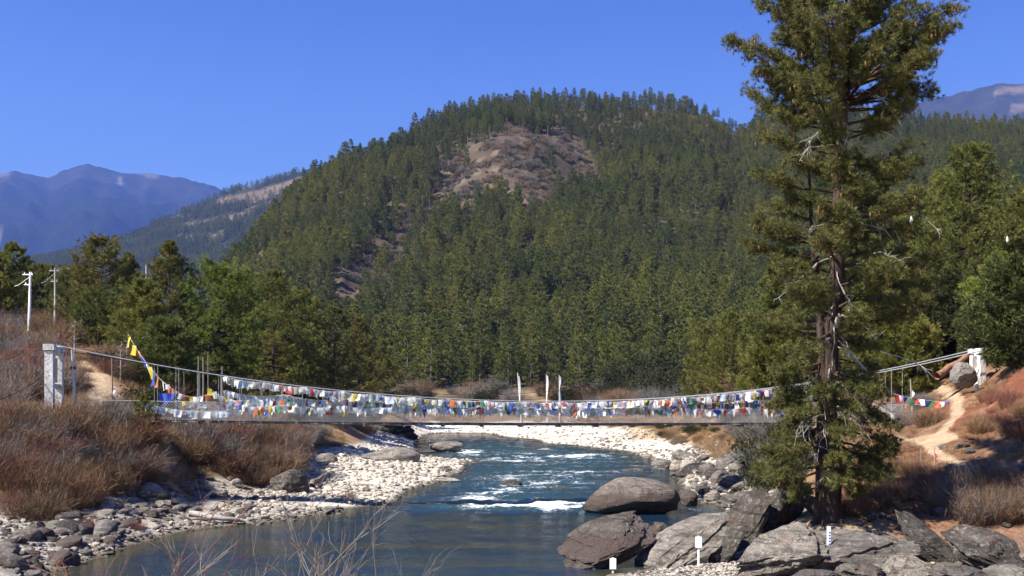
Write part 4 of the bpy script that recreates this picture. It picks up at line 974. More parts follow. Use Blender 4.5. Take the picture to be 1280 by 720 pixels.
rest_rows = [(HW + .05, 'sagging near row', lambda s: .5 * cable_z(s) + .5 * (deck_z(s) + 1.0), .22, .38, .4), (HW + .34, 'upper near row', lambda s: cable_z(s) - .03, .10, .38, .3), (HW + .12, 'middle near row', lambda s: np.minimum(cable_z(s) - .36, deck_z(s) + 1.32), .14, .38, .4), (HW + .2, 'lowest near row', lambda s: deck_z(s) + .98, .16, .38, .65),
             (-HW - .3, 'upper far row', lambda s: cable_z(s) - .03, .10, .36, .25), (-HW - .1, 'lower far row', lambda s: deck_z(s) + 1.2, .14, .36, .4)]
for u0, u1, where in secs:
    for ri, (off, rn, top, drop, size, rag) in enumerate(rest_rows):
        right = u0 > 840
        pal = (SEQ if right and ri in (2, 5) else MIXED if (u0 > 550) else FADED) if ri not in (3,) else (FADED if not right else MIXED)
        if u0 < 400 and ri in (0, 1, 4): pal = WHITE + ['red', 'ragged']
        kind = 'vivid coloured' if pal is SEQ else 'mixed coloured' if pal is MIXED else 'faded whitish'
        flag_string('%s flags, %s, %s' % (kind, rn, where), scallop(bt(u0), bt(u1), off, top, drop, k=2 + ri % 3), 52 if ri != 3 else 44, size, pal, seq=pal is SEQ, rag=rag if pal is not SEQ else .05)
G = 'strings of prayer flags at the bridge ends'
def sag_line(p, q, sag, n=16):
    a = np.linspace(0, 1, n)[:, None]; return np.asarray(p) * (1 - a) + np.asarray(q) * a - np.array([0, 0, 1.]) * sag * 4 * a * (1 - a)
flag_string('white prayer flags strung low along the netting beside the pine sapling', sag_line(bp(bt(183), HW + .1, 6.15), bp(bt(300), HW + .1, 5.75), .25), 20, .36, WHITE, G)
flag_string('whitish prayer flags drooping from the cable to the netting', sag_line(bp(bt(262), HW + .3, 7.05), bp(bt(345), HW + .15, 5.75), .35), 16, .34, FADED, G)
flag_string('long yellow, orange and blue flags on a steep cord above the cable', sag_line(at(160, 418, 72), at(214, 486, 66.5), .35), 10, .42, ['yellow', 'yellow', 'orange', 'blue', 'white', 'yellow', 'blue', 'orange', 'white', 'orange'], G, True, 0, 1.9)
flag_string('pale flags with two orange ones between the poles and the steep cord', sag_line(at(206, 478, 66), at(262, 492, 66), .5), 9, .34, ['white', 'orange', 'sky', 'white', 'orange', 'yellow', 'white'], G, True, .3)
flag_string('loose scraps of white flags on the far rope behind the sapling', sag_line(bp(bt(215), -HW, 6.35), bp(bt(330), -HW - .1, 6.2), .2), 16, .3, FADED, G)
flag_string('eight bright flags in two sets hung above the sandy landing', sag_line(at(1116, 486 + 6, 68), at(1194, 503, 68), .12), 12, .42, ['red', 'white', 'blue', 'green', 'red', 'white', 'blue', 'green', 'orange', 'white', 'blue', 'sky'], G, True, 0, 1.1)
flag_string('tattered white flags under the bright ones at the landing', sag_line(at(1112, 516, 68), at(1172, 516, 68), .1), 5, .4, ['white', 'ragged'], G, True, .6)
# dark blue cloth hung on the rope
b = MB(); q = np.linspace(0, 1, 9); Xc, Zc = np.meshgrid(q * 1.0, np.linspace(0, -1, 7) * .55, indexing='ij'); Yc = .08 * np.sin(Xc * 9) - .15 * Zc * np.sin(Xc * 5)
Zc = Zc * (.75 + .3 * np.sin(Xc * 4)) + .12 * (Xc - .5) ** 2; i = np.arange(8)[:, None] * 7; j = np.arange(6)[None]
b.add(np.stack([Xc, Yc, Zc], -1).reshape(-1, 3), np.stack([i + j, i + 7 + j, i + 8 + j, i + j + 1], -1).reshape(-1, 4))
o = b.build('cloth', M['flag_blue'], None, at(199, 492, 63.4), True); o.scale = (.85, 1, 1.1); tag(o, 'large dark blue cloth hung on the rope near the sapling', 'cloth')
b = MB(); b.add(np.stack([Xc * 1.8, Yc, Zc * .6], -1).reshape(-1, 3), np.stack([i + j, i + 7 + j, i + 8 + j, i + j + 1], -1).reshape(-1, 4))
o = b.build('cloth', M['flag_blue'], None, bp(bt(948), HW + .05, 6.75), True); o.rotation_euler = (0, -.13, BRZ); tag(o, 'long dark blue cloth on the rail near the old pine', 'cloth')

# ------------------------------------------------------------------ poles and flag banners
def pole(label, u, ybase, ytop, d, r_, mat, name='flag_pole', cat='pole', group=None, lean=0, banner=None, bare_top=.0):
    base = GP(u, d) if ybase is None else at(u, ybase, d); base[2] = min(base[2], float(ground(base[0], d))) - .25
    top = EYE + (HZ - ytop) * d / F
    o = empty(name, base); tag(o, label, cat, group); h = top - base[2]; dx = lean * d / F
    b = MB(); b.tube([(0, 0, 0), (dx * .5 + .02, 0, h * .5), (dx, 0, h)], [r_, r_ * .9, r_ * .6], 6); b.build('pole', M[mat], o, smooth=True)
    if banner:
        col, z0, z1, wd = banner; b = MB(); q = np.linspace(0, 1, 12); v = []
        for a in q:
            z = h * (z0 + (z1 - z0) * a); x = dx * z / h
            v += [(x + r_, 0, z), (x + r_ + wd * (.6 + .4 * math.sin(a * 9)), .15 * math.sin(a * 7), z - .1)]
        b.add(v, [(2 * k, 2 * k + 1, 2 * k + 3, 2 * k + 2) for k in range(11)]); b.build('banner', M['flag_' + col], o, smooth=True)
    return o
G = 'poles on the left bank'
pole('weathered wooden pole, leftmost of the three by the left bank pines', 248, 520, 445, 81, .07, 'wood', group=G)
pole('pale wooden pole standing between two others by the left bank pines', 254, 520, 446, 82, .08, 'wood', group=G)
pole('thin wooden pole, rightmost of the close three by the pines', 260, 520, 444, 83, .05, 'wood', group=G)
pole('short stout wooden post right of the three poles', 277, 520, 458, 82, .09, 'wood', 'post', 'post', lean=1)
pole('thin grey post holding the rope left of the poles', 230, 520, 464, 80, .04, 'wood', 'post', 'post')
pole('leaning white flag pole with a forked foot across the river', 652, None, 466, 205, .09, 'paint', group='white flag poles across the river', lean=-5, banner=('white', .05, .95, .3))
pole('upright white flag pole with a narrow banner across the river', 683, None, 468, 205, .07, 'paint', group='white flag poles across the river', banner=('white', .1, .98, .32))
pole('white flag pole with a bluish top, rightmost across the river', 699, None, 469, 208, .07, 'paint', group='white flag poles across the river', banner=('sky', .5, .98, .3))
pole('white flag pole beside the sandy landing of the bridge', 1141, 532, 474, 68, .05, 'deadwood', lean=-3, banner=('white', .55, .8, .16))
pole('pair of thin flag poles by the path, the left one', 1151, None, 560, 50, .025, 'deadwood', group='thin poles by the path')
pole('thin flag pole by the path with a faded red strip', 1168, None, 558, 50, .028, 'deadwood', group='thin poles by the path', banner=('red', .45, .75, .12))
pole('thin leaning flag pole by the path right of the red strip', 1172, None, 575, 50, .022, 'deadwood', group='thin poles by the path', lean=-4)
o = pole('grey leaning steel post beside the left tower', 94, 512, 437, 62.6, .10, 'steel', 'post', 'post', lean=-4)
b = MB(); b.box((-.12, 0, 2.9), (.3, .12, .16)); b.build('bracket', M['roofdark'], o)
pole('slim pole right of the left tower wrapped in white cloth', 140, 512, 446, 66, .05, 'wood', 'post', 'post', banner=('white', .3, .5, .2))
# power poles
def power_pole(label, u, ybase, ytop, d, mat, lean=0):
    o = pole(label, u, ybase, ytop, d, .15, mat, 'power_pole', 'power pole', 'power poles on the left bank', lean)
    h = EYE + (HZ - ytop) * d / F - o.location[2]
    for z, w_ in ((h * .96, 1.0), (h * .80, .7)):
        b = MB(); b.box((-.1, 0, z), (w_, .1, .1)); 
        for x in (-.4, .3): b.tube([(x * w_, 0, z + .05), (x * w_, 0, z + .24)], [.05, .035], 6)
        b.build('crossarm', M[mat], o)
    b = MB(); b.tube([(lean * d / F, 0, h * .93), (-1.1, .3, h * .80), (-1.5, .3, h * .78)], .03, 4); b.build('lamp_arm', M[mat], o)
    return o
power_pole('white power pole with a side arm at the stone wall', 36, 411, 340, 106, 'paint', 2)
o = power_pole('pale yellowish power pole with a stay wire', 69, 412, 335, 107, 'deadwood')
b = MB(); b.tube([(0, 0, 4.2), (1.5, 0, 1.9)], .03, 4); b.build('stay_wire', M['wire'], o)
pole('top of a grey power pole showing among the left bank pines', 183, 380, 331, 108, .13, 'deadwood', 'power_pole', 'power pole', 'power poles on the left bank')
for lab, p, q, sag in (('black cable from the leaning post across the left bank trees', at(92, 440, 62.5), at(925, 404, 235), 7.5), ('thin wire sloping down from the left tower to the near bank', at(66, 462, 61.5), at(-30, 508, 56), .3),
                       ('thin wire running from the tower top to the left edge', at(62, 432, 61.8), at(-30, 452, 66), .2), ('lower thin wire on the slope left of the tower', at(60, 503, 61.8), at(-30, 498, 62), .15)):
    b = MB(); b.tube(sag_line(p, q, sag, 30), .022, 4); tag(b.build('cable', M['black']), lab, 'cable')
# ------------------------------------------------------------------ rocks
def ico(sub):
    import bmesh
    bm = bmesh.new(); bmesh.ops.create_icosphere(bm, subdivisions=sub, radius=1); bm.verts.ensure_lookup_table()
    v = np.array([x.co[:] for x in bm.verts]); f = np.array([[q.index for q in p.verts] for p in bm.faces]); bm.free(); return v, f
ICO = {k: ico(k) for k in (2, 3, 4, 5)}
def rock_arrays(seed, sub=4, kind='round', amp=.16):
    g = np.random.default_rng(seed); v, f = ICO[sub]; v = v.copy()
    ncut = 9 if kind == 'round' else 20
    for k in range(ncut):
        n = unit(g.normal(size=3)); o = g.uniform(.62, .92) if kind == 'round' else g.uniform(.45, .75)
        dd = v @ n - o; v = v - np.maximum(dd, 0)[:, None] * n * (.75 if kind == 'round' else .96)
    r = fbm(v * 1.7 + seed, 3, seed) * amp + fbm(v * 5 + seed, 3, seed + 3) * amp * .28
    if kind == 'slab': r = r * .7 + .045 * np.abs(fbm(np.stack([v[:, 0] * .9, v[:, 1] * .9, v[:, 2] * 9], 1) + seed, 3, seed + 5))
    v = v * (1 + r)[:, None]
    if kind == 'slab':                      # bedding planes: stepped ledges
        zz = v[:, 2] * 7 + .9 * fbm(v * 2.2 + seed, 3, seed + 8); li = np.floor(zz); fr_ = zz - li
        lr = lambda k: .085 * (((k * 12.9898 + seed * 7.13) * 43.5453) % 1 - .5) * 2
        e_ = sstep(.78, 1, fr_); v[:, :2] *= (1 + lr(li) * (1 - e_) + lr(li + 1) * e_)[:, None]
        v = v + .03 * np.stack([fbm(v * 9 + k, 4, seed + 20 + k, .62) for k in range(3)], 1) - .05 * unit(v) * np.maximum(0, 1 - np.abs(fbm(v * 3.1 + seed, 3, seed + 31)) * 14)[:, None]
    return v, f
def fit(v, w_, dep, h):
    lo, hi = v.min(0), v.max(0); v = (v - (lo + hi) / 2) / (hi - lo); return v * np.array([w_, dep, h])
def rock(label, u0, u1, y0, y1, d, mat, seed, kind='round', tilt=(0, 0, 0), dep=.8, sub=5, group=None, sink=.12, amp=.16, name='boulder', cat='boulder'):
    v, f = rock_arrays(seed, sub, kind, amp)
    if kind == 'slab': v = v * np.array([1, .8, .34])
    v = v @ np.array(Euler(tuple(R(a) for a in tilt)).to_matrix()).T
    w_ = (u1 - u0) * d / F; h = (y1 - y0) * d / F * (1 + sink)
    v = fit(v, w_, w_ * dep, h); v[:, 2] += h / 2
    base = at((u0 + u1) / 2, y1, d); base[2] -= h * sink / (1 + sink)
    b = MB(); b.add(v, f); o = b.build(name, M[mat], None, base, True); tag(o, label, cat, group)
    try: o.data.set_sharp_from_angle(angle=R(32))
    except Exception: pass
    return o
# in the river
rock('huge rounded brown banded boulder rising from the rapids', 727, 851, 596, 644, 62.5, 'rockbrown', 21, 'round', (0, 0, 20), .75, amp=.1)
rock('big tilted slab pointing into the calm pool', 697, 820, 641, 709, 42.5, 'rockbrown', 34, 'slab', (12, -20, 15), .8)
rock('long slab leaning up to the right behind the white sign board', 793, 916, 643, 716, 42, 'rock', 45, 'slab', (15, -34, 10), .7)
rock('rounded pale boulder in the current off the gravel point', 536, 580, 551, 567, 134, 'rock', 24)
rock('low two humped pale boulder splitting the current', 666, 703, 560, 572, 140, 'rockpale', 25, 'slab', (0, 8, 0))
rock('small dark wet boulder above the white rapid', 624, 653, 599, 613, 82, 'rockdark', 26)
rock('half drowned brown rock right of the small dark one', 690, 714, 608, 616, 79, 'rockdark', 27)
rock('flat black rock barely above the water upstream of the huge boulder', 776, 806, 585, 593, 98, 'rockdark', 28, sink=.4)
rock('flat pale stone at the edge of the gravel point', 544, 577, 596, 604, 85.5, 'rockpale', 29, 'slab', sink=.3)
rock('small flat rock in the shallows by the right gravel', 774, 788, 570, 576, 122, 'rock', 30)
rock('reddish brown angular rock wedged between the two slabs', 806, 857, 652, 690, 45, 'rockbrown', 31, 'slab', (10, 15, 0))
rock('brown boulder touching the right side of the huge one', 848, 872, 612, 632, 66, 'rockbrown', 32)
# on the gravel bar
rock('big grey boulder lying on the pale gravel bar', 451, 526, 558, 582, 104, 'rock', 35, 'round', (0, 0, 0), .7, amp=.09)
rock('pale wedge shaped boulder left on the gravel bar', 373, 413, 572, 591, 94, 'rockpale', 36, 'slab', (0, -12, 0))
rock('grey boulder behind the pale wedge shaped one', 394, 422, 566, 580, 97, 'rock', 37)
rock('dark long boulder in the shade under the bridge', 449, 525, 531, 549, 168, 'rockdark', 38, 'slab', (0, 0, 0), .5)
rock('dark boulder beneath the brown bush on the gravel edge', 338, 386, 586, 624, 70, 'rockdark', 139, 'round', (0, 25, 0))
rock('low brown mound at the foot of the bush behind the gravel', 350, 394, 543, 568, 100, 'rockbrown', 40)
rock('pale yellowish block at the head of the gravel bar', 441, 454, 537, 546, 150, 'rockpale', 41)
rock('slim dark driftlike slab pointing right on the gravel', 388, 412, 598, 609, 80, 'rock', 42, 'slab', (0, -18, 0), .6)
# right foreground boulders
rock('pale grey slab left of the blue marked gauge staff', 915, 1034, 654, 720, 38.2, 'rock', 51, 'slab', (15, -26, 10), .8)
rock('broad grey slab under the foot of the old pine', 1000, 1146, 664, 716, 38.4, 'rock', 52, 'slab', (14, -10, -12), .8)
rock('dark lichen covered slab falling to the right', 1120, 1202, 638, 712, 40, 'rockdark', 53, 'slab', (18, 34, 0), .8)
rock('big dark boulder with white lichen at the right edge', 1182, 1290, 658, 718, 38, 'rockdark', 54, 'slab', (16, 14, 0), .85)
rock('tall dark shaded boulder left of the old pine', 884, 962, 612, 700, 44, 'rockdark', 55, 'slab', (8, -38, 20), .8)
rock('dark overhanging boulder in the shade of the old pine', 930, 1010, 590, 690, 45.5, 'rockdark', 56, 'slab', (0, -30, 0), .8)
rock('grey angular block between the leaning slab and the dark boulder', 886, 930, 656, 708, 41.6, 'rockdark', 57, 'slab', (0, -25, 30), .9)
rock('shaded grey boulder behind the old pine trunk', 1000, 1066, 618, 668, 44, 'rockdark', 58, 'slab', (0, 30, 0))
rock('grey lichen block above the right edge boulder', 1188, 1226, 632, 662, 43.5, 'rockdark', 59)
rock('low grey rock at the bottom edge under the broad slab', 1042, 1104, 702, 728, 35.8, 'rock', 60, 'slab', (8, 5, 0))
rock('rounded grey rock at the bottom edge below the dark slab', 1098, 1166, 694, 728, 36, 'rock', 61)
rock('flat grey rock at the bottom edge below the lichen boulder', 1160, 1236, 706, 730, 35.2, 'rock', 62, 'slab', (6, 0, 0))
rock('small grey rock at the bottom edge left of the broad slab', 985, 1046, 712, 732, 35.2, 'rock', 63, 'slab', (6, -6, 0))
rock('grey rock at the bottom right corner', 1228, 1292, 706, 732, 35.4, 'rock', 64)
rock('dark rock in the black gap between the two pale slabs', 1016, 1050, 676, 700, 40, 'rockdark', 65)
rock('boulder with a sunlit face beside the right tower', 1189, 1222, 452, 482, 68.6, 'rockpale', 166, 'round', (0, 25, 0), amp=.22)
rock('small pale stone on the red slope right of the path', 1222, 1236, 566, 575, 55, 'rockpale', 67)
rock('grey stone outcrop high on the red slope', 1244, 1272, 545, 560, 58, 'rockbrown', 68)
rock('white streaked crag among the trees halfway up the hill', 626, 640, 316, 340, 585, 'rockpale', 69, 'slab', (0, 60, 0), sub=4)
rock('reddish crag among the trees right of the white one', 650, 682, 314, 332, 590, 'rockbrown', 70, 'slab', (0, 10, 0), sub=4)
# left foreground
rock('large grey rounded boulder at the lower left edge', -12, 22, 674, 704, 42.5, 'rock', 71)
rock('broad grey boulder on the left shore under the bush edge', 33, 72, 652, 684, 48, 'rockbrown', 72, 'slab', (0, 12, 0))
rock('reddish brown upright rock on the left shore', 62, 84, 668, 692, 46.5, 'rockbrown', 73, 'slab', (0, 30, 0))
rock('grey pointed boulder at the waterline of the left shore', 140, 168, 656, 676, 52, 'rock', 74, 'slab', (0, 10, 0))
rock('dark leaning slab near the driftwood log', 238, 272, 628, 650, 62, 'rockdark', 75, 'slab', (0, 25, 0))
rock('dark brown upright rock at the waterline near the log', 207, 228, 640, 664, 57, 'rockbrown', 76, 'slab', (0, 40, 0))
rock('grey boulder upper left of the rocky shore', 206, 230, 608, 622, 68, 'rock', 77, 'slab')
rock('pair of grey shore boulders below the bush, the left one', 156, 174, 616, 634, 61, 'rock', 78)
rock('pair of grey shore boulders below the bush, the right one', 174, 196, 614, 632, 61.5, 'rock', 79)

# many smaller rocks on the shores, each an object, meshes shared
KINDS_ = []
for i in range(10):
    v, f = rock_arrays(500 + i, 3, 'round' if i < 5 else 'slab', .15); v = fit(v, 1, .85, .62 if i < 5 else .5); KINDS_.append((v, f))
SMALL = {}
def small_rock(mat, i):
    if (mat, i) not in SMALL:
        b = MB(); b.add(*KINDS_[i]); SMALL[(mat, i)] = b.mesh('rock', M[mat], True)
        try: SMALL[(mat, i)].set_sharp_from_angle(angle=R(35))
        except Exception: pass
    return SMALL[(mat, i)]
WORD = {'rock': 'grey', 'rockdark': 'dark', 'rockbrown': 'brown', 'rockpale': 'pale'}
def rock_field(poly, n, size, mats, where, minu=None):
    poly = np.array(poly, float); lo, hi = poly.min(0), poly.max(0); c = 0; tries = 0
    while c < n and tries < n * 30:
        tries += 1
        u, y = rnd.uniform(lo[0], hi[0]), rnd.uniform(lo[1], hi[1])
        ins = False
        for (x1, y1), (x2, y2) in zip(poly, np.roll(poly, -1, 0)):
            if (y1 > y) != (y2 > y) and u < (x2 - x1) * (y - y1) / (y2 - y1) + x1: ins = not ins
        if not ins: continue
        p = P(u, y)
        if p is None: continue
        mat = rnd.choice(mats); i = rnd.randrange(10); s_ = size[0] * (size[1] / size[0]) ** (rnd.random() ** 1.6)
        o = link_mesh('rock', small_rock(mat, i), None, (p[0], p[1], max(p[2], -.1) + s_ * .10))
        o.rotation_euler = (rnd.uniform(-.35, .35), rnd.uniform(-.35, .35), rnd.uniform(0, 6.28)); o.scale = (s_ * rnd.uniform(.8, 1.3), s_ * rnd.uniform(.8, 1.2), s_ * rnd.uniform(.7, 1.15))
        form = 'rounded' if i < 5 else 'angular'; big = 'small' if s_ < (size[0] * size[1]) ** .5 else 'larger'
        tag(o, '%s %s %s rock %s' % (big, WORD[mat], form, where), 'rock', 'rocks %s: %s %s %s' % (where, big, WORD[mat], form)); c += 1
ALLM = ['rock', 'rock', 'rock', 'rockbrown', 'rockdark', 'rockpale']
rock_field([(-10, 668), (60, 655), (100, 640), (150, 626), (200, 612), (240, 606), (215, 648), (180, 668), (130, 690), (90, 716), (-10, 726)], 150, (.34, 1.3), ALLM, 'on the left shore')
rock_field([(205, 598), (250, 590), (330, 606), (350, 628), (330, 650), (240, 662), (215, 640)], 50, (.3, 1.1), ALLM + ['rockpale', 'rockpale'], 'on the shore by the driftwood')
rock_field([(790, 570), (850, 572), (930, 566), (940, 600), (945, 640), (900, 632), (862, 612), (830, 590)], 110, (.4, 2.0), ALLM + ['rockbrown', 'rock'], 'on the right bank below the old pine')
rock_field([(1040, 690), (1290, 690), (1290, 722), (930, 722)], 12, (.3, .6), ['rock', 'rockdark'], 'between the foreground slabs')
rock_field([(1120, 560), (1290, 540), (1290, 640), (1180, 640)], 40, (.15, .7), ['rockdark', 'rock', 'rockbrown', 'rockbrown'], 'on the red slope by the path')
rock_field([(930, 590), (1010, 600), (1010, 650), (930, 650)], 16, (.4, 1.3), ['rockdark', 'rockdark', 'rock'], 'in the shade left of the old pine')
rock_field([(1060, 625), (1200, 620), (1200, 650), (1060, 655)], 14, (.3, .9), ['rockdark', 'rock', 'rockdark'], 'at the foot of the bank right of the old pine')

# pebbles and cobbles: uncountable
pc = bpy.data.collections.new('pebble_kinds')
for i in range(8):
    v, f = rock_arrays(700 + i, 2, 'round', .12); v = fit(v, 1, .8, .6); b = MB(); b.add(v, f)
    pc.objects.link(bpy.data.objects.new('peb_%02d' % i, b.mesh('pebble', M['pebble'] if i < 5 else M['rock'], True)))
def pebble_field(name, label, n, ulo, uhi, dlo, dhi, zlo, zhi, s0, s1, greys, extra=None):
    u = rng.uniform(ulo, uhi, n); d = np.exp(rng.uniform(math.log(dlo), math.log(dhi), n)); x = (u - 640) / F * d; z = ground(x, d)
    kp = (z > zlo) & (z < zhi) & (fbm(np.stack([x, d], 1) / 2.5, 3, 171) > -.45)
    if extra is not None: kp &= extra(u, d)
    x, d, z = x[kp], d[kp], z[kp]; m_ = len(x)
    s_ = s0 * (s1 / s0) ** (rng.uniform(size=m_) ** 2.2) * (1 + .5 * fbm(np.stack([x, d], 1) / 6, 2, 177))
    ix = np.where(rng.uniform(size=m_) < greys, rng.integers(5, 8, m_), rng.integers(0, 5, m_))
    ix = np.where((z < .07) | ((u[kp] > 740) & (rng.uniform(size=m_) < .35)), rng.integers(5, 8, m_), ix)
    sc = np.stack([s_ * rng.uniform(.8, 1.3, m_), s_ * rng.uniform(.8, 1.2, m_), s_ * rng.uniform(.6, 1.1, m_)], 1)
    o = scatter(name, np.stack([x, d, z + s_ * .12], 1), sc, ix, pc, tilt=rng.uniform(-.4, .4, (m_, 2))); tag(o, label, 'pebbles', kind='stuff')
pebble_field('gravel', 'bleached cobbles and pebbles of the long gravel bar', 16000, 320, 620, 54, 235, -.12, 1.5, .12, .55, .12)
pebble_field('gravel', 'pale cobbles of the gravel bank beyond the rapids', 9000, 560, 880, 66, 238, -.1, 1.6, .16, .65, .3)
pebble_field('gravel', 'grey cobbles packed between the left shore rocks', 9000, -60, 335, 38, 76, -.1, 1.7, .07, .38, .75)
pebble_field('gravel', 'fine white shingle between the foreground slabs', 9000, 780, 950, 36, 46, -.05, .7, .03, .16, .1)
pebble_field('gravel', 'grey rubble among the right bank rocks', 3500, 790, 960, 60, 110, -.05, 2.4, .1, .5, .6)
pebble_field('gravel', 'rubble filling the gaps between the foreground boulders', 500, 930, 1330, 33, 43, .2, 2.3, .06, .4, .85)

# ------------------------------------------------------------------ dry bushes and grass
def bush(seed, h, rad, n, mat, twigs=3, w_=.022, fan=.55, leafy=0):
    g = np.random.default_rng(seed); b = MB()
    a = g.uniform(0, 6.28, n); r0 = np.sqrt(g.uniform(0, 1, n)) * rad * .55
    p0 = np.stack([r0 * np.cos(a), r0 * np.sin(a), np.full(n, -.1)], 1)
    d = unit(np.stack([np.cos(a) * fan * r0 / rad * 1.6, np.sin(a) * fan * r0 / rad * 1.6, np.ones(n)], 1) + .22 * g.normal(size=(n, 3)))
    L = h * g.uniform(.55, 1.1, n)[:, None]
    p1 = p0 + d * L * .55 + .04 * g.normal(size=(n, 3)); p2 = p0 + d * L + .1 * h * g.normal(size=(n, 3))
    P0, P1, P2 = [p0], [p1], [p2]; W = [np.full(n, w_)]
    for k in range(twigs):
        q = g.uniform(.35, .95, n)[:, None]; s0 = p0 * (1 - q) + p2 * q; dd = unit(d + .75 * g.normal(size=(n, 3))); l = L * g.uniform(.15, .4, n)[:, None]
        P0.append(s0); P1.append(s0 + dd * l * .5 + .02 * g.normal(size=(n, 3))); P2.append(s0 + dd * l + np.array([0, 0, .08]) * l); W.append(np.full(n, w_ * .6))
    P0, P1, P2 = map(np.concatenate, (P0, P1, P2)); W = np.concatenate(W)[:, None]
    s = unit(np.cross(P2 - P0, g.normal(size=P0.shape))) * W * .5
    V = np.stack([P0 - s, P0 + s, P1 + s * .7, P1 - s * .7, P2], 1).reshape(-1, 3); k = np.arange(len(P0))[:, None] * 5
    r = np.repeat(g.uniform(0, 1, len(P0)), 5)
    b.add(V, k + np.array([[0, 1, 2, 3]]), 0, r); b.f.append(k + np.array([[3, 2, 4]]) + 0); b.m.append(np.zeros(len(P0), np.int32))
    if leafy:
        blades(b, P2, unit(P2 - P0), leafy, .07, .03, .9, g)
    return b
BV = {}
def bush_copy(kind, label, u, y, d, hm, group, sc=1.0, cat='bush', nm='dry_bush'):
    p = GP(u, d) if d else P(u, y)
    if p is None: return
    o = link_mesh(nm, BV[kind], None, p); o.rotation_euler = (0, 0, rnd.uniform(0, 6.28)); s_ = hm * sc
    o.scale = (s_ * rnd.uniform(.85, 1.25), s_ * rnd.uniform(.85, 1.25), s_ * rnd.uniform(.85, 1.15)); tag(o, label, cat, group); return o
BV['dry'] = bush(801, 1, .75, 520, 'dry', 3, .014).mesh('dry_bush', M['dry'], False)
BV['dry2'] = bush(802, 1, .85, 420, 'dry', 4, .012, .7).mesh('dry_bush', M['dry'], False)
BV['grey'] = bush(803, 1, .8, 320, 'greytwig', 5, .011, .7).mesh('grey_bush', M['greytwig'], False)
BV['red'] = bush(804, 1, .8, 320, 'redtwig', 5, .011, .7).mesh('red_bush', M['redtwig'], False)
BV['green'] = bush(805, 1, .8, 170, 'juniper', 3, .012, .8, 22).mesh('evergreen_bush', M['juniper'], False)
def bushes(poly, n, kinds, h, where, labels=None, group=None):
    poly = np.array(poly, float); lo, hi = poly.min(0), poly.max(0); c = tr_ = 0
    while c < n and tr_ < n * 40:
        tr_ += 1; u, y = rnd.uniform(lo[0], hi[0]), rnd.uniform(lo[1], hi[1]); ins = False
        for (x1, y1), (x2, y2) in zip(poly, np.roll(poly, -1, 0)):
            if (y1 > y) != (y2 > y) and u < (x2 - x1) * (y - y1) / (y2 - y1) + x1: ins = not ins
        if not ins: continue
        q_ = P(u, y)
        if q_ is not None and float(tfield(np.array([640 + F * q_[0] / q_[1]]), np.array([q_[1]]), pm)[0]) > .15: continue
        k = rnd.choice(kinds); hh = rnd.uniform(*h); word = {'dry': 'brown feathery', 'dry2': 'spreading straw brown', 'grey': 'bare grey', 'red': 'reddish twiggy', 'green': 'dark evergreen'}[k]
        big = 'tall' if hh > (h[0] + h[1]) / 2 else 'low'; nm = {'grey': 'grey_bush', 'red': 'red_bush', 'green': 'evergreen_bush'}.get(k, 'dry_bush')
        if bush_copy(k, '%s %s bush %s' % (big, word, where), u, y, None, hh, 'bushes %s: %s %s' % (where, big, word), nm=nm): c += 1
D4 = ['dry', 'dry', 'dry2', 'grey']
bushes([(-10, 530), (60, 528), (165, 524), (190, 560), (196, 600), (150, 622), (60, 652), (-10, 662)], 80, ['dry', 'dry', 'dry', 'dry2', 'grey', 'red'], (.9, 1.9), 'on the left bank below the tower')
bushes([(205, 540), (345, 536), (365, 570), (352, 606), (300, 606), (262, 590), (215, 562)], 48, D4 + ['red'], (1.1, 2.2), 'on the bank under the left end of the deck')
bushes([(330, 545), (385, 545), (350, 610), (335, 612)], 9, ['grey', 'grey', 'dry2'], (1.3, 2.2), 'over the boulder at the gravel edge')
bushes([(-10, 400), (60, 398), (120, 420), (60, 440), (110, 462), (60, 505), (-10, 510)], 50, ['red', 'dry', 'grey', 'dry', 'grey'], (1.2, 2.4), 'on the slope above the left tower')
bushes([(120, 420), (250, 450), (330, 505), (200, 515), (150, 500), (135, 470)], 40, D4 + ['green', 'red'], (1.0, 2.2), 'between the sandy path and the left bank pines')
bushes([(300, 500), (470, 488), (480, 520), (320, 522)], 24, ['dry', 'grey', 'dry2'], (1.0, 1.9), 'behind the white flags left of the gravel')
bushes([(455, 486), (600, 490), (930, 486), (930, 508), (455, 508)], 60, ['dry2', 'grey', 'grey', 'green'], (2.2, 4.5), 'in the meadow beyond the river')
bushes([(780, 478), (940, 470), (940, 500), (780, 500)], 26, ['green'], (4, 8), 'at the foot of the hill right of the flag poles')
bushes([(340, 528), (425, 528), (400, 560), (345, 572)], 18, ['dry', 'grey', 'dry2'], (.9, 1.7), 'at the back of the gravel bar under the deck')
bushes([(790, 532), (930, 530), (930, 556), (800, 556)], 16, ['dry2', 'grey', 'dry2', 'green'], (.6, 1.5), 'on the dry terrace under the right flags')
bushes([(840, 505), (990, 505), (985, 560), (925, 560), (905, 530)], 30, ['grey', 'green', 'dry2', 'grey'], (1.3, 2.6), 'under the right end of the bridge')
bushes([(1180, 604), (1290, 606), (1290, 660), (1190, 655)], 26, ['grey', 'grey', 'dry', 'dry2'], (.7, 1.3), 'right of the foreground path')
bushes([(1060, 585), (1180, 580), (1180, 640), (1060, 645)], 24, ['dry', 'red', 'dry2'], (.5, 1.0), 'between the old pine and the thin poles')
bushes([(1100, 490), (1160, 495), (1160, 535), (1100, 535)], 10, ['grey', 'dry'], (.7, 1.3), 'at the bridge landing')
bushes([(1195, 480), (1290, 480), (1290, 560), (1220, 545)], 20, ['red', 'dry', 'dry'], (.4, .9), 'on the red slope under the right tower')
bushes([(915, 560), (1000, 545), (1010, 600), (950, 620)], 14, ['green', 'grey', 'green'], (1.2, 2.2), 'in the shade left of the old pine')

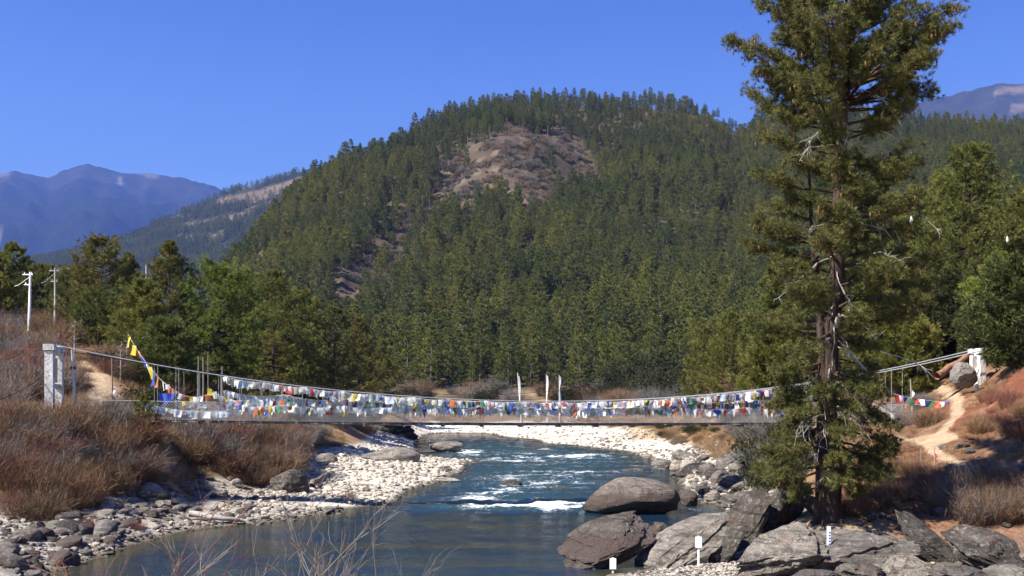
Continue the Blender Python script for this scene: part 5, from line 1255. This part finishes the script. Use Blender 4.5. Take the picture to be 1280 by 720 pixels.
gc = bpy.data.collections.new('grass_kinds')
for i in range(4):
    gc.objects.link(bpy.data.objects.new('tuft_%d' % i, bush(820 + i, 1, .9, 70, 'drygrass', 0, .03, .9).mesh('grass_tuft', M['drygrass'] if i < 3 else M['dry'], False)))
def grass(label, n, ulo, uhi, dlo, dhi, zlo, zhi, s0, s1, thr=-.2):
    u = rng.uniform(ulo, uhi, n); d = np.exp(rng.uniform(math.log(dlo), math.log(dhi), n)); x = (u - 640) / F * d; z = ground(x, d); pmv = tfield(u, d, pm)
    kp = (z > zlo) & (z < zhi) & (fbm(np.stack([x, d], 1) / 4, 3, 181) > thr) & (pmv < .3); x, d, z = x[kp], d[kp], z[kp]; m_ = len(x)
    tag(scatter('grass', np.stack([x, d, z], 1), rng.uniform(s0, s1, m_), rng.integers(0, 4, m_), gc), label, 'grass', kind='stuff')
grass('dry brown grass on the left bank', 9000, -80, 430, 50, 150, 1.4, 18, .25, .7, -.5)
grass('straw coloured grass on the terrace at the right end of the bridge', 3000, 760, 980, 85, 200, 1.5, 9, .25, .7, -.4)
grass('dry reddish grass and litter on the right bank', 1700, 1050, 1330, 41, 95, 1.9, 16, .12, .38)
grass('straw coloured grass in the meadow beyond the river', 3000, 420, 960, 140, 280, 1.7, 9, .4, 1.2)

# brush on the bare knoll and in the eroded gullies of the hill
sc_ = bpy.data.collections.new('brush_kinds')
for i, (mt_, sd) in enumerate((('dry', 840), ('grey', 841), ('grey', 842), ('green', 843))):
    mt_ = {'grey': 'greytwig', 'green': 'juniper'}.get(mt_, mt_); sc_.objects.link(bpy.data.objects.new('brush_%d' % i, bush(sd, 1, .9, 60, mt_, 3, .07, .8).mesh('brush', M[mt_], False)))
n = 26000; hu = rng.uniform(380, 960, n); hd_ = rng.uniform(430, 1010, n); bm_ = tfield(hu, hd_, bare); gm_ = tfield(hu, hd_, gul); hx = (hu - 640) / F * hd_
kp = ((bm_ > .4) | (gm_ > .5)) & (fbm(np.stack([hx, hd_], 1) / 14, 4, 191) > -.12)
tag(scatter('brush', np.stack([hx, hd_, ground(hx, hd_)], 1)[kp], rng.uniform(1.2, 3.6, kp.sum()), rng.integers(0, 4, kp.sum()), sc_), 'dry grey brown brush on the bare knoll of the hill', 'brush', kind='stuff')

# ------------------------------------------------------------------ small things
def sign_board(label, u, yb, yt, d, wpx):
    base = at(u, yb, d); s_ = d / F; h = (yb - yt) * s_; o = empty('sign_post', base); tag(o, label, 'sign', 'white river gauge boards')
    b = MB(); b.box((0, 0, h / 2 - .15), (.07, .05, h + .3)); b.build('post', M['paint'], o)
    b = MB(); b.box((0, -.045, h - .22), (wpx * s_, .03, .40)); b.build('board', M['paint'], o)
    return o
sign_board('short white board on a post at the water edge', 766, 718, 697, 40.4, 8)
sign_board('tall white post with a narrow board on the white shingle', 873, 711, 670, 40.2, 8)
o = empty('gauge_staff', at(1036, 689, 38.0)); tag(o, 'white water gauge staff with blue marks leaning at the old pine', 'gauge staff')
b = MB(); b.box((0, 0, .36), (.13, .04, 1.0)); b.build('board', M['paint'], o)
for k in range(7):
    b = MB(); b.box((.02, -.0235, .05 + k * .1), (.07, .008, .045)); b.build('mark', M['bluegauge'], o)
def log(label, px, r_, mat, seed, name='log', cat='log'):
    g = np.random.default_rng(seed); pts = np.array(px); b = MB(); c = pts[0].copy(); n = 9; a = np.linspace(0, 1, n); L_ = [np.interp(a, np.linspace(0, 1, len(pts)), pts[:, k]) for k in range(3)]
    q = np.stack(L_, 1) - c + g.normal(0, r_ * .25, (n, 3)); b.tube(q, r_ * np.linspace(1.1, .6, n), 8); v = b.v[0]
    b.v[0] = v + .2 * r_ * fbm(v * 6, 2, seed)[:, None]; tag(b.build(name, M[mat], None, c, True), label, cat)
def lift(p, z): return p + np.array([0, 0, z])
log('bleached driftwood log lying along the waterline', [lift(P(238, 649), .3), lift(P(270, 654), .3), lift(P(303, 655), .25)], .16, 'deadwood', 5, 'driftwood_log')
log('short dark driftwood log across the gravel', [lift(P(388, 612), .35), lift(P(411, 602), .55)], .2, 'wood', 6, 'driftwood_log')
log('red brown log propped on the slope beside the right tower', [at(1171, 470, 71), at(1192, 456, 72), at(1214, 441, 73)], .24, 'redwood', 7)
log('white painted stake in front of the right tower', [at(1221, 489, 69.5), at(1221, 460, 69.5)], .12, 'paint', 8, 'stake', 'stake')
# reddish leaf litter clumps on the gravel
for k, (u, y, s_) in enumerate([(378, 616, .8), (437, 624, .9), (290, 600, 1.0), (312, 606, 1.1), (110, 660, .7), (170, 662, .7)]):
    bush_copy('red', ['small rust red plant on the pale gravel near the dark boulder', 'rust red plant in the shadow line on the gravel', 'rust red shrub under the brown bushes, left one', 'rust red shrub under the brown bushes, right one', 'rust red plant among the left shore rocks', 'rust red plant at the waterline rocks'][k], u, y, None, s_ * .7, None, 1, 'plant', 'red_plant')
# stone wall on the left crest
b = MB(); p0, p1 = at(-14, 411, 108), at(42, 413, 112); n = 14
o = empty('stone_wall', p0); tag(o, 'low ruined stone wall with dark coping on the left crest', 'wall')
for k in range(n):
    a = (k + .5) / n; c = (p1 - p0) * a; b.box(c + [0, 0, .35], ((p1 - p0)[0] / n - .02, .6, 2.3 + rnd.uniform(-.12, .12)), rot=Matrix.Rotation(math.atan2((p1 - p0)[1], (p1 - p0)[0]), 3, 'Z'))
b.build('wall', M['mortar'], o); b = MB(); ang = math.atan2((p1 - p0)[1], (p1 - p0)[0]); b.box((p1 - p0) * .5 + [0, 0, 1.66], (4.7, .9, .14), rot=Matrix.Rotation(ang, 3, 'Z') @ Matrix.Rotation(-.03, 3, 'Y')); b.build('coping', M['roofdark'], o)
# hut on the hill terrace
p = P(834, 284, 260); o = empty('hut', p); tag(o, 'tiny brown roofed hut on the terrace halfway up the hill', 'hut')
b = MB(); b.box((0, 0, 1), (5, 3.5, 2.4)); b.build('wall', M['mortar'], o)
b = MB(); b.add([(-3, -2.3, 2.1), (3, -2.3, 2.1), (3, 0, 3.3), (-3, 0, 3.3), (-3, 2.3, 2.1), (3, 2.3, 2.1), (-3, -2.3, 2.22), (3, -2.3, 2.22), (3, 0, 3.42), (-3, 0, 3.42), (-3, 2.3, 2.22), (3, 2.3, 2.22)], [(6, 7, 8, 9), (9, 8, 11, 10), (1, 0, 3, 2), (2, 3, 4, 5), (0, 1, 7, 6), (5, 4, 10, 11)]); b.build('roof', M['roofred'], o)
b = MB(); b.box((-1, -1.77, .7), (1, .06, 1.6)); b.build('door', M['roofdark'], o)
# small white shrine on the crag
p = P(631, 334, 300); o = empty('shrine', p); tag(o, 'tiny white shrine on the crag halfway up the hill', 'shrine')
b = MB(); b.box((0, 0, .8), (3.2, 3, 2.8)); b.build('base', M['paint'], o); b = MB(); b.box((0, 0, 2.9), (2, 2, 1.4)); b.tube([(0, 0, 3.6), (0, 0, 4.4), (0, 0, 5.4)], [.6, .35, .05], 8); b.build('dome', M['paint'], o)
# white cloths caught in the pines on the right
for lab, u, y, d, s_ in (('white cloth caught in the branches right of the old pine', 1139, 270, 60, .6), ('small white scrap caught in the pine at the right edge', 1259, 295, 60, .32)):
    b = MB(); b.tube([(0, 0, 0), (.02, 0, -.3), (.05, .02, -.75), (.0, 0, -1.0)], [.03, .14, .24, .1], 9); ob = b.build('cloth_scrap', M['flag_white'], None, at(u, y, d), True); ob.scale = (s_, s_, s_); tag(ob, lab, 'cloth')
# bare saplings on the left bank and on the far side
for k, (lab, u, y, h, sd) in enumerate([('bare white sapling beside the path right of the left tower', 150, 476, 3.0, 5), ('bare grey sapling just above the sandy path', 158, 470, 3.2, 6), ('bare grey tree in the shrubs behind the tower', 92, 455, 3.4, 7)]):
    p = P(u, y)
    if p is not None: tag(bare_tree(sd, h, 20, .07, .3).build('bare_sapling', M['deadwood'], None, p), lab, 'sapling')
# twigs of the near bank
def twig_bush(label, u, d, ytop, n, mat, seed, spread, fork=.5):
    g = np.random.default_rng(seed); base = GP(u, d, -.1); H = EYE + (HZ - ytop) * d / F - base[2]; b = MB()
    def grow(p, v, L, r_, lev):
        v = unit(v); m1 = p + v * L * .5 + g.normal(0, .03 * L, 3); e = p + v * L + g.normal(0, .05 * L, 3)
        b.tube([p, m1, e], [r_, r_ * .85, r_ * .62], 5, r=g.uniform(0, 1), cap=False)
        if lev > 0:
            for k in range(int(g.integers(2, 4))):
                q = g.uniform(.35, 1.0); grow(p * (1 - q) + e * q, v + g.normal(0, fork, 3) * np.array([1, .7, .6]) + np.array([0, 0, .15]), L * g.uniform(.4, .65), r_ * .62, lev - 1)
    for k in range(n):
        a = g.uniform(0, 6.28); grow(np.array([g.normal(0, spread * .3), g.normal(0, spread * .3), 0]), np.array([math.cos(a) * .30 * spread, math.sin(a) * .25 * spread, 1]), H * g.uniform(.5, .8), .012, 3)
    tag(b.build('twig_bush', M[mat], None, base), label, 'twig bush', 'bare twigs on the near bank')
twig_bush('bare pale twigs rising from the near bank over the pool', 398, 13, 640, 7, 'greytwig', 901, .7)
twig_bush('low bare twigs right of the pale ones over the pool', 478, 13.5, 668, 5, 'greytwig', 902, .9)
twig_bush('red brown twigs at the bottom left over the shore', 150, 14, 668, 6, 'redtwig', 903, 1.3)
twig_bush('red brown twigs at the lower left corner', 70, 13, 680, 6, 'redtwig', 904, 1.2)
twig_bush('thin pale twigs between the red brown ones and the pool', 222, 13, 676, 4, 'greytwig', 905, .8)
